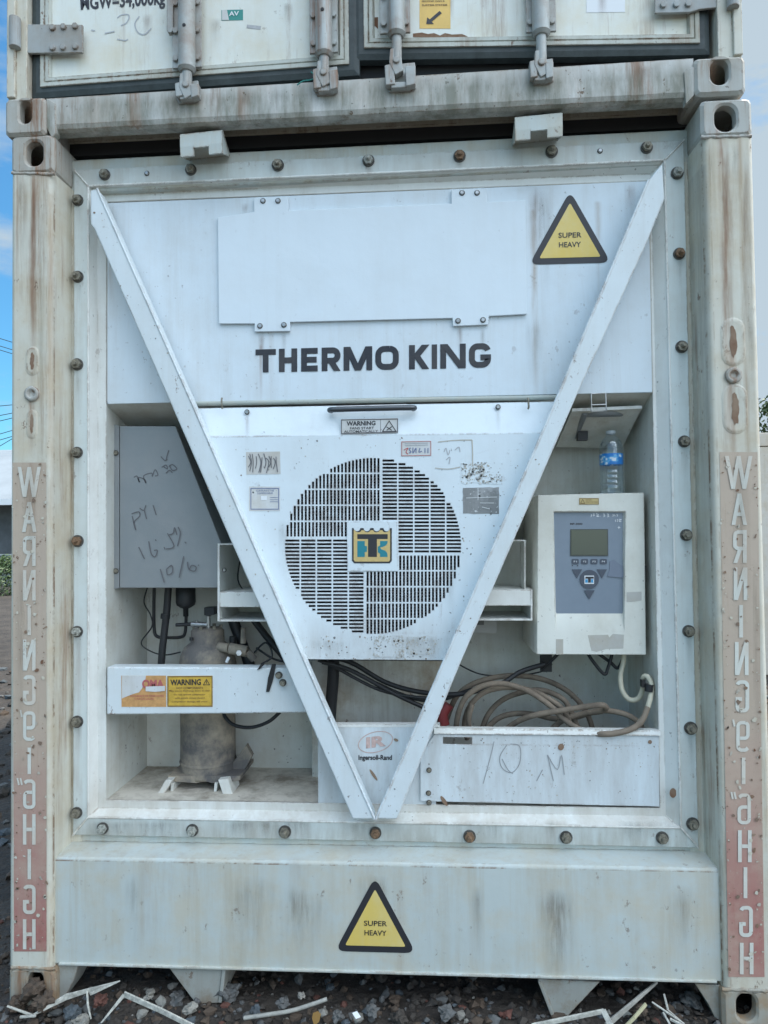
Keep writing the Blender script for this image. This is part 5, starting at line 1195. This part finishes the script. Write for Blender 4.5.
# body
b = MB(); b.box((UL + .02, .15, zsl + .05), (UR - .02, 12.1, zbtop + .02), M['post']); b.build('body', UC)
b = MB(); b.box((UL + .03, .162, zsl + .005), (UR - .03, 12.0, zsl + .049), M['dark'])
for i in range(30): b.box((UL + .03, .3 + i * .39, zsl - .035), (UR - .03, .36 + i * .39, zsl + .004), M['dark'])
b.build('floor_beams', UC)
b = MB(); b.box((UL + .11, .02, zbtop - .1), (UR - .11, .14, zbtop), M['post']); b.build('door_header', UC)
# doors
def up(x, y, Y, z): p = at(x, y, Y); return Vector((p.x, Y, z))
def door(xl, xr, yl, yr, bl_in, extra):
    """xl/xr px at bottom, yl/yr px bottom edge of the outer strip"""
    d = thing_part = None
    Yd = .030
    b = MB(); pl_, pr_ = at(xl, yl, Yd), at(xr, yr, Yd)
    top = zbtop - .12
    # panel (recessed) and raised border
    inset = .030
    quads = [Vector((pl_.x, Yd, pl_.z)), Vector((pr_.x, Yd, pr_.z)), Vector((pr_.x, Yd, top)), Vector((pl_.x, Yd, top))]
    inn_ = [quads[0] + Vector((inset, .0, inset)), quads[1] + Vector((-inset, 0, inset)), quads[2] + Vector((-inset, 0, -inset)), quads[3] + Vector((inset, 0, -inset))]
    in2 = [p + Vector((0, .014, 0)) for p in inn_]
    for p, s1, s2 in zip(in2, (1, -1, -1, 1), (1, 1, -1, -1)): p.x += s1 * .006; p.z += s2 * .006
    mid = [q.lerp(i_, .45) + Vector((0, 0, 0)) for q, i_ in zip(quads, inn_)]
    midb = [q.lerp(i_, .52) + Vector((0, .005, 0)) for q, i_ in zip(quads, inn_)]
    mide = [q.lerp(i_, .60) + Vector((0, 0, 0)) for q, i_ in zip(quads, inn_)]
    rings = [[q + Vector((0, .05, 0)) for q in quads], quads, mid, midb, mide, inn_, in2]
    for A_, B_ in zip(rings, rings[1:]):
        for i in range(4): b.mesh([A_[i], A_[(i + 1) % 4], B_[(i + 1) % 4], B_[i]], [[0, 1, 2, 3]], M['doorframe'])
    b.face(in2, M['door'])
    o = b.build('door', UC, bevel=0); o['_o'] = Vector((0, 0, 0))
    # rubber gasket round the leaf
    b = MB(); g = .034
    Q = quads; gl = [Q[0] + Vector((-g, .012, -g)), Q[1] + Vector((g, .012, -g)), Q[2] + Vector((g, .012, g)), Q[3] + Vector((-g, .012, g))]
    q2 = [q + Vector((0, .006, 0)) for q in Q]
    ring2 = [[q + Vector((0, .03, 0)) for q in gl], gl, [a_.lerp(c_, .5) + Vector((0, -.003, 0)) for a_, c_ in zip(gl, q2)], q2]
    for A_, B_ in zip(ring2, ring2[1:]):
        for i in range(4): b.mesh([A_[i], A_[(i + 1) % 4], B_[(i + 1) % 4], B_[i]], [[0, 1, 2, 3]], M['gasket'])
    b.build('gasket', o)
    return o
D1 = door(40, 349, 86.5, 63.5, 46, 0); D2 = door(364, 700, 47.5, 42.5, 370, 1)
# near-black sheet that paints in the shade of the door gaps
b = MB(); b.box((UL + .1, .085, zsl + .09), (UR - .1, .10, zbtop - .02), M['dark']); b.build('gap_shade_backing', UC)
Ydp = .044
b = MB(); text(b, 'MGW=34,000kg', [(80, -3.5), (166, -10), (165, 8.6), (81, 14)], Ydp, M['letter'], bold=.03); b.build('lettering', D1)
b = MB(); c5 = lambda P: [(x / 3.84, y / 3.84) for x, y in P]
scrawl(b, [c5(p) for p in ([(450, 68), (470, 56), (495, 58), (488, 85), (465, 98)], [(450, 150), (480, 155), (492, 150)], [(535, 62), (518, 90), (528, 122), (555, 132), (580, 108)], [(350, 115), (365, 118)], [(402, 128), (440, 120)])], Ydp, .004, M['faint'])
b.build('handwriting', D1)
def fg(b, Y):
    decal(b, [(222, 10), (227, 10), (229, 20), (222, 20)], Y, M['paper']); text(b, 'AV', [(229, 11.5), (239, 11), (239, 15.5), (229, 16)], Y, M['white'], lift=.0018, bold=.02)
sticker('green_label', [(221.5, 10), (243, 9.5), (243, 20), (221.5, 20.5)], Ydp, M['green_sticker'], D1, fg, 'small green and white label')
sticker('dark_label', [(247, 24.5), (261, 26), (260.5, 29.5), (246.5, 28)], Ydp, M['darkpaper'], D1)
def fy(b, Y):
    f9 = lambda P: [(400 + x / 9.6, y / 9.6) for x, y in P]
    b.face([at(x, y, Y - .001) for x, y in f9([(380, 104), (402, 126), (305, 208), (325, 230), (252, 230), (262, 166), (285, 186)])][::-1], M['letter'])
    text(b, 'SECOND CAN &', f9([(210, 2), (430, 0), (430, 16), (210, 18)]), Y, M['sticker_brown'], bold=.03); text(b, 'SUSTEM SYSTEM', f9([(210, 40), (452, 38), (452, 54), (210, 56)]), Y, M['sticker_brown'], bold=.03)
    for i, s_ in enumerate(('SYSTEM BEFORE', 'OPEN DOOR')): text(b, s_, f9([(210, -36 - 38 * i), (440, -38 - 38 * i), (440, -22 - 38 * i), (210, -20 - 38 * i)]), Y, M['sticker_brown'], bold=.03)
sticker('arrow_label', [(419.5, -20), (450.5, -20), (450.5, 28.5), (419.5, 28.5)], Ydp, plain('label_amber', (.75, .50, .14, 1), .5, var=.15, scale=12), D2, fy, 'amber label with arrow pointing down left')
sticker('white_label', [(586.5, -10), (625, -10), (625, 12), (586.5, 12.5)], Ydp, M['white'], D2, label='blank white label')
b = MB(); b.face([at(x, y, Ydp - .001) for x, y in [(413, 33.5), (422, 32.5), (428, 34), (434, 33), (440, 35.5), (445, 33), (452, 34.5), (462, 34), (468, 36.5), (440, 38), (413, 37)]], M['rustpatch'])
b.face([at(x, y, Ydp - .001) for x, y in [(370, 18), (378, 17), (378, 29), (373, 24), (370, 27)]], M['rustpatch']); b.build('paint_loss', D2)
# hinges
def hinge(parent, q, bolts, pinx, y0, y1):
    b = MB(); b.pxprism(q, .016, .010, M['hinge']); 
    b.tube([at(pinx, y0, -.002), at(pinx, y1, -.002)], .019, M['hinge'], 14, 1)
    for x, y in bolts:
        c = at(x, y, .016); b.cyl(c, c + Vector((0, -.008, 0)), .011, M['hinge'], n=6)
    return b.build('hinge', parent, bevel=.002)
hinge(D1, [(16, 24), (82.5, 24.5), (82.5, 52.5), (30, 53), (17, 50)], [(x / 3.84, y / 3.84) for x, y in ((203, 108), (245, 105), (290, 102), (203, 185), (243, 183), (290, 180))], 15, 18, 48)
hinge(D2, [(655, -15), (732, -18), (730, 6), (700, 9), (690, 12), (655, 13)], [(663, 5.5), (676, 5), (688, 4.5)], 733, -16, 8)
# lock rods with cam keepers
def lock_rod(x, yend, xl, xr, yb, cam, leanx, group_lbl=None, door_=None):
    Yr = -.012
    zt2 = zbtop - .1; p = at(x, yb, Yr)
    b = MB(); xx = p.x
    b.cyl((xx, Yr, at(x, yend, Yr).z), (xx, Yr, zt2), .0165, M['rod'], n=20)
    o = b.build('lock_rod', UC); o['_o'] = Vector((0, 0, 0))
    b = MB(); zlo = p.z
    b.cyl((xx, Yr, zlo), (xx, Yr, zlo + .5), .028, M['rod'], n=20); b.cyl((xx, Yr, zlo - .012), (xx, Yr, zlo), .0215, M['rod'], r1=.031, n=20)
    wl = at(xl, yb, .016).x; wr_ = at(xr, yb, .016).x
    b.box((wl, .010, zlo + .02), (wr_, .019, zlo + .48), M['rod'])
    for i in range(5):
        for xx2 in (wl + .013, wr_ - .013):
            z = zlo + .05 + i * .095; b.cyl((xx2, .010, z), (xx2, .001, z), .0105, M['rod'], n=6)
    b.cyl((xx, Yr - .030, zlo + .13), (xx, Yr - .024, zlo + .13), .006, M['dark'], n=10)
    b.build('bearing_bracket', o, bevel=.0015)
    # cam and keeper
    x0, y0, x1, y1 = cam
    b = MB(); b.pxprism([(x0, y0 + 3), (x1, y0), (x1 + 1, y1 - 3), (x1 - 4, y1), (x0 + 4, y1 + 1), (x0, y1 - 6)], .002, .010, M['rod'])
    w_ = x1 - x0
    b.pxprism([(x0 - .5, y0 + 3), (x0 + w_ * .30, y0 + 1), (x0 + w_ * .34, y1 - 7), (x0 + .5, y1 - 6)], -.024, .026, M['rod'])
    b.pxprism([(x0 + w_ * .66, y0 + 4), (x1 + .5, y0 + 3), (x1 + .5, y1 - 7), (x0 + w_ * .7, y1 - 5)], -.028, .03, M['rod'])
    b.pxprism([(x0 + w_ * .2, y1 - 9), (x1 - w_ * .15, y1 - 10), (x1 - w_ * .15, y1 - 4), (x0 + w_ * .2, y1 - 3)], -.020, .022, M['rod'])
    b.build('cam_keeper', UC, bevel=.003)
    b = MB(); q0 = at(x, yend, Yr)
    b.prism([q0 + Vector((-.020, -.014, .03)), q0 + Vector((.012, -.014, .035)), q0 + Vector((.022, -.014, -.045)), q0 + Vector((-.004, -.014, -.058)), q0 + Vector((-.024, -.014, -.015))], (0, .026, 0), M['rod'])
    b.cyl(q0 + Vector((0, -.02, -.01)), q0 + Vector((0, .02, -.01)), .011, M['rod'], n=14)
    b.build('cam', o, bevel=.003)
lock_rod(187, 84, 173, 202, 69, (175, 80, 198, 102.5), 0); lock_rod(324, 72, 310, 338, 54, (313, 66, 337, 94.5), 0)
lock_rod(396.5, 60, 380, 410.5, 34, (385, 62, 415, 91), 0); lock_rod(541, 62, 526, 556, 33, (530, 58, 553, 83.5), 0)
b = MB(); b.pxprism([(166.5, -10), (173, -10), (173, 30), (171, 32.5), (168, 32.5), (166.5, 30)], .0, .02, M['rod']); b.build('rod_handle', UC, bevel=.003)
T('torn_seal_thread', [(297, 85, -.004), (303, 81, -.006), (310, 80, -.006), (316, 77, -.01), (311, 72, -.012)], .0022, M['green_sticker'], UC, 5, 4)

for i in range(12):
    x = rs.uniform(60, 680); stain(UC, x, 98 - (x - 60) * .0615 + rs.uniform(0, 6), rs.uniform(6, 26), rs.uniform(18, 32), .0085 - .0002 * (i % 4), rs.choice(('st_dirt', 'st_grey', 'st_rust')))
for x, y, w, h, k in ((30, 98, 14, 36, 'st_rust'), (712, 58, 12, 36, 'st_rust'), (735, 60, 9, 36, 'st_dirt')): stain(UC, x, y, w, h, -.005, k)
for i in range(14): stain(D1 if i < 7 else D2, rs.uniform(55, 340) if i < 7 else rs.uniform(375, 690), rs.uniform(-30, 20), rs.uniform(5, 16), rs.uniform(20, 45), Ydp, rs.choice(('st_rust', 'st_dirt')))

# ================================================================== RUBBLE AND DEBRIS
def rock(x, y, Y, rpx, m, label, seed, squash=1):
    p = at(x, y, Y); r = rpx / F * (Y - CAM.y); V, Fs = rock_mesh((0, 0, 0), r, seed, 3)
    b = MB(); b.mesh(V, Fs, m, False); o = b.build('rock'); o.location = p; 
    return tag(o, label, 'rock', 'larger stones lying in the rubble')
rocks = [(34, 990, -.01, 11, 1, 'orange brown rock jammed against the bottom left corner casting'), (45, 1002, -.06, 9, 1, 'brown rubble lump below the bottom left corner casting'),
 (18, 1003, -.02, 8, 1, 'dull brown stone under the outer edge of the bottom left casting'),
 (101, 1000, -.03, 8, 4, 'reddish brick fragment behind the long pale splinter'), (72, 1013, -.06, 7.5, 5, 'bluish grey stone in front of the left gusset'), (79, 1021, -.07, 8, 2, 'pale yellowish stone at the bottom edge, left of the bent white stick'),
 (177, 999, .05, 8.5, 0, 'brownish grey stone left of the pointed sill plate'), (190, 1009, -.02, 7, 2, 'pale stone directly below the tip of the left sill plate'), (228, 994, .05, 10.5, 0, 'large grey stone just right of the left sill plate'),
 (150, 995, .05, 5, 2, 'small whitish stone under the sill between splinter and stick'), (283, 1003, 0, 5, 0, 'narrow upright grey stone behind the curved grey stick'), (301, 995, .02, 3.5, 2, 'tiny white pebble beneath the middle of the sill'),
 (256, 1010, -.03, 5, 5, 'small bluish stone left end of the curved grey stick'), (372, 1010, -.02, 7, 0, 'grey stone right of the middle, near a pale paper scrap'), (338, 1016, -.05, 5, 0, 'small grey stone right of the curved stick'),
 (400, 1018, -.04, 7, 3, 'dark stone low in the centre rubble'), (446, 1012, -.02, 6.5, 0, 'grey stone beneath the sill right of centre'), (690, 1000, .10, 9, 0, 'grey stone in the shadow beside the right gusset'),
 (640, 1010, .02, 6, 1, 'brown stone among pale straws at the right'), (312, 1012, -.04, 4.5, 1, 'small brown stone beside the dry leaf')]
for i, (x, y, Y, rp_, k, lb_) in enumerate(rocks): rock(x, y, Y, rp_, RM[k], lb_, i * 1.9 + .3)
M['splinter'] = plain('pale_splinter', (.52, .51, .45, 1), .7, bump=.6, var=.55, scale=50); M['stick'] = plain('grey_stick', (.36, .35, .31, 1), .7, bump=.4, var=.3, scale=50)
def shard(name, segs, label, cat, m, grp='broken strips lying on the rubble'):
    """flat broken strips: list of (x0,y0,w0,x1,y1,w1,Y)"""
    b = MB()
    for (x0, y0, w0, x1, y1, w1, Y0, Y1) in segs:
        a, c = at(x0, y0, Y0), at(x1, y1, Y1); d = (c - a).normalized(); u = d.cross(Vector((0, 1, 0))).normalized()
        s_ = .0032; n_ = d.cross(u).normalized() * .003
        V = [a + u * w0 * s_ / 2 - n_, c + u * w1 * s_ / 2 - n_, c - u * w1 * s_ / 2 - n_, a - u * w0 * s_ / 2 - n_]; V += [v + 2 * n_ for v in V]
        b.mesh(V, [[0, 1, 2, 3], [7, 6, 5, 4], [0, 4, 5, 1], [1, 5, 6, 2], [2, 6, 7, 3], [3, 7, 4, 0]], m)
    o = b.build(name, bevel=.0008); return tag(o, label, cat, grp)
shard('wood_splinter', [(120, 981, .8, 66, 997, 5.5, -.02, -.05), (66, 997, 5.5, 33, 1015, 1.5, -.05, -.09), (118, 982, .6, 90, 994, 3, -.04, -.06), (34, 1016, 2, 7, 1006, 1.2, -.09, -.1), (36, 1016, 1.5, 20, 1017, 2, -.1, -.1)], 'long pale splintered strip lying in front of the bottom left casting', 'splinter', M['splinter'])
shard('thin_twig', [(87, 989, 1.2, 88, 1006, 1.6, -.07, -.09), (88, 1006, 1.4, 91, 1019, .8, -.09, -.1)], 'thin pale upright twig hanging from the long splinter', 'twig', M['splinter'])
shard('bent_strip', [(101, 1023, 1.2, 124, 995, 3.5, -.12, -.09), (124, 994, 5, 160, 1010, 4.5, -.09, -.11), (160, 1010, 4.5, 200, 1030, 4.5, -.11, -.13)], 'white strip bent in a sharp inverted V below the left sill plate', 'plastic strip', M['splinter'])
b = MB(); b.tube([at(244, 1018, -.08), at(265, 1015, -.08), at(290, 1011, -.07), (at(310, 1005, -.06)), at(327, 999, -.05)], .0062, M['stick'], 8, 4); tag(b.build('curved_stick'), 'curved grey stick lying on rubble below the middle of the sill', 'stick', 'broken strips lying on the rubble')
shard('bent_strip', [(532, 1026, 4, 604, 1011, 4, -.12, -.09), (603, 1010, 5, 611, 1026, 5, -.09, -.11)], 'pale green strip bent like a knee at the bottom edge right of centre', 'plastic strip', M['splinter'])
shard('straight_strip', [(657, 982, 2.5, 606, 1026, 5.5, .06, -.08)], 'straight pale pipe leaning from under the right part of the sill', 'strip', M['stick'])
shard('wood_splinter', [(646, 1004, 3, 634, 1018, 3, -.05, -.08), (634, 1018, 3, 624, 1028, 2.5, -.08, -.09)], 'short yellowish stick right of the leaning pale pipe', 'stick', plain('straw_stick', (.45, .42, .26, 1), .7))
for i, (q, lb_) in enumerate((([(652, 1002, 1, 684, 1024, 1.6, -.03, -.1)], 'longest pale straw slanting down right near the right gusset'), ([(664, 994, .7, 668, 1010, 1, .02, -.05), (668, 1010, 1, 686, 1026, 1, -.05, -.1)], 'thin kinked straw crossing the others near the right gusset'),
          ([(663, 1012, 1.6, 672, 1028, 1.8, -.08, -.11)], 'short upright pale straw left of the right gusset'), ([(670, 1019, 2, 690, 1029, 2, -.09, -.12)], 'low pale straw at the very bottom edge near the right gusset'))):
    shard('dry_straw', q, lb_, 'straw', M['splinter'], 'pale straws near the right gusset')
b = MB(); b.face([at(x, y, -.09) for x, y in ((313, 1013), (318, 1011), (321, 1014), (319, 1022), (314, 1026), (312, 1018))], plain('dry_leaf', (.35, .2, .06, 1), .8)); tag(b.build('dry_leaf'), 'small orange brown dry leaf below the curved grey stick', 'leaf')
b = MB(); b.face([at(352, 1013, -.08), at(357, 1011, -.07), at(361, 1017, -.09), at(356, 1019, -.1)], M['white']); tag(b.build('paper_scrap'), 'tiny pale paper scrap on gravel right of the curved stick', 'paper')

# ================================================================== BACKGROUND
# left: low house with grey roof, whitewashed plinth, bush, power lines
HB = thing('house', 'low grey building with metal roof and dark porch beyond the left side of the containers', 'building', (-17, 20, 0))
b = MB(); b.box((-34, 22, 0), (-13.2, 30, 3.2), plain('house_wall', (.20, .21, .22, 1), .8, var=.3, scale=2)); b.build('wall', HB)
b = MB(); xr_ = -10.5
b.prism([(-36, 20.4, 2.65), (xr_, 20.4, 2.65), (xr_ - 1.4, 25, 4.9), (-36, 25, 4.9)], (0, .05, .10), plain('roof_metal', (.26, .29, .31, 1), .45, var=.15, scale=1)); b.prism([(-36, 20.34, 2.60), (xr_ + .03, 20.34, 2.60), (xr_ + .03, 20.34, 2.80), (-36, 20.34, 2.80)], (0, .05, 0), M['white']); b.build('roof', HB)
for i in range(5):
    b = MB(); b.box((-32 + i * 4.4, 20.6, .8), (-31.8 + i * 4.4, 20.8, 2.6), M['recess']); b.build('porch_post', HB)
PW = plain('plinth_paint', (.22, .26, .26, 1), .8, var=.3, scale=2)
b = MB(); b.box((-36, 19.9, 0), (-10.2, 20.2, .95), PW); b.box((-36, 19.86, .93), (-10.16, 20.24, 1.0), PW); tag(b.build('low_wall', bevel=.01), 'pale low wall in front of the grey building at far left', 'wall')
def leafmesh(b, c, R, n, m, size, zs=1.):
    for i in range(n):
        a = random.uniform(0, 2 * pi); e = random.uniform(-.5, 1) * pi / 2; k = random.uniform(.25, 1) ** .5 * (1 + .35 * noise.noise(Vector((cos(a) * 2, sin(a) * 2, e * 2 + c[0]))))
        p = Vector(c) + Vector((cos(a) * cos(e) * R * k, sin(a) * cos(e) * R * k, sin(e) * R * k * zs))
        d = Vector((random.gauss(0, 1), random.gauss(0, 1), random.gauss(0, 1))).normalized(); u = d.orthogonal().normalized(); v = d.cross(u); s_ = size * random.uniform(.6, 1.3)
        b.face([p - u * s_, p - v * s_ * .45, p + u * s_, p + v * s_ * .45], m)
LFs = [plain('leaf_' + str(i), c, .6) for i, c in enumerate(((.05, .09, .03, 1), (.075, .12, .04, 1), (.035, .06, .028, 1)))]
for i, (x, y, R, lb_) in enumerate(((-9.6, 15.5, .62, 'nearer green bush at the foot of the pale low wall on the left'), (-11.4, 16.5, .7, 'farther green bush at the left end of the pale low wall'))):
    B_ = thing('bush', lb_, 'bush', (x, y, 0), 'bushes by the low wall')
    b = MB(); leafmesh(b, (x, y, R * .5), R, 1500, LFs[i], .05); leafmesh(b, (x + .2, y, R * .4), R * .8, 500, LFs[2], .05); b.build('foliage', B_)
    b = MB()
    for k in range(6): b.tube([(x, y, 0), (x + .1 * cos(k), y + .1 * sin(k), R * .4), (x + .3 * cos(k), y + .3 * sin(k), R * .9)], .012, M['stick'], 5, 3)
    b.build('stem', B_)
# power lines with poles outside the frame
for xp, lb_ in ((-26, 'utility pole beyond the grey building, far left'), (-6.2, 'utility pole hidden behind the containers on the left')):
    PO = thing('utility_pole', lb_, 'pole', (xp, 26, 0), 'utility poles')
    b = MB(); b.cyl((xp, 26, 0), (xp, 26, 11), .15, M['residue'], r1=.10, n=12); b.build('mast', PO)
    b = MB(); b.box((xp - .06, 25.0, 9.6), (xp + .06, 27.0, 9.72), M['bolt']); b.box((xp - .06, 25.2, 6.6), (xp + .06, 26.8, 6.7), M['bolt']); b.build('crossarm', PO)
PWL = [(338.5, 341.5), (346, 349), (350, 353), (406, 405), (415.5, 413.5), (421, 418.5), (434, 431), (440, 437), (446, 440)]
nm = ['topmost', 'second', 'third', 'fourth', 'fifth', 'sixth', 'seventh', 'eighth', 'lowest']
for i, (ya, yb) in enumerate(PWL):
    Yl = 26 + (i - 4) * .15; a_, c_ = at(0, ya, Yl), at(10, yb, Yl); d = (c_ - a_) / (c_.x - a_.x)
    P = [a_ + d * s_ + Vector((0, 0, .0016 * s_ * (s_ - 4))) for s_ in (-10, -6, -2, 0, 2, 4, 6)]
    b = MB(); b.tube(P, .014, M['black'], 6, 3); tag(b.build('power_line'), '%s power line crossing the sky left of the containers' % nm[i], 'power line', 'power lines at the left')
# right: beige compound wall and a tree behind it
cw = at(765, 437, 5.5)
b = MB(); b.box((1.9, 5.5, 0), (16, 5.7, cw.z), plain('compound_wall', (.50, .48, .43, 1), .8, bump=.3, var=.2, scale=3)); b.box((1.88, 5.46, cw.z - .10), (16, 5.74, cw.z + .04), M['residue'])
for i in range(6): b.box((3.6 + i * 2.2, 5.46, 0), (3.8 + i * 2.2, 5.5, cw.z - .11), M['residue'])
tag(b.build('compound_wall', bevel=.006), 'tall beige wall standing behind the right side of the containers', 'wall')
tp2 = at(766, 412, 12)
TR = thing('tree', 'dark leafy tree rising above the beige wall at the right edge', 'tree', (tp2.x + 1.15, 12, 0))
b = MB()
bx = tp2.x + 1.15
b.tube([(bx, 12, 0), (bx - .1, 12, 1.5), (bx + .1, 12, 2.6), (bx, 12, 3.9)], .13, M['stick'], 10, 4)
for k in range(7): b.tube([(bx, 12, 1.9 + k * .15), (bx + .7 * cos(k * 2.1), 12 + .7 * sin(k * 2.1), 2.7 + .1 * k), (bx + 1.2 * cos(k * 2.1), 12 + 1.2 * sin(k * 2.1), 3.8)], .04, M['stick'], 6, 3)
b.build('trunk', TR)
b = MB()
for k in range(16):
    a = k * 2.4; rr0 = 1.25 * math.sqrt((k + .5) / 16); leafmesh(b, (bx + rr0 * cos(a), 12 + rr0 * sin(a), 3.5 + .35 * sin(k * 1.7)), .5, 330, LFs[k % 3], .055, .8)
b.build('crown', TR)
for o in bpy.data.objects:
    if '_o' in o: del o['_o']
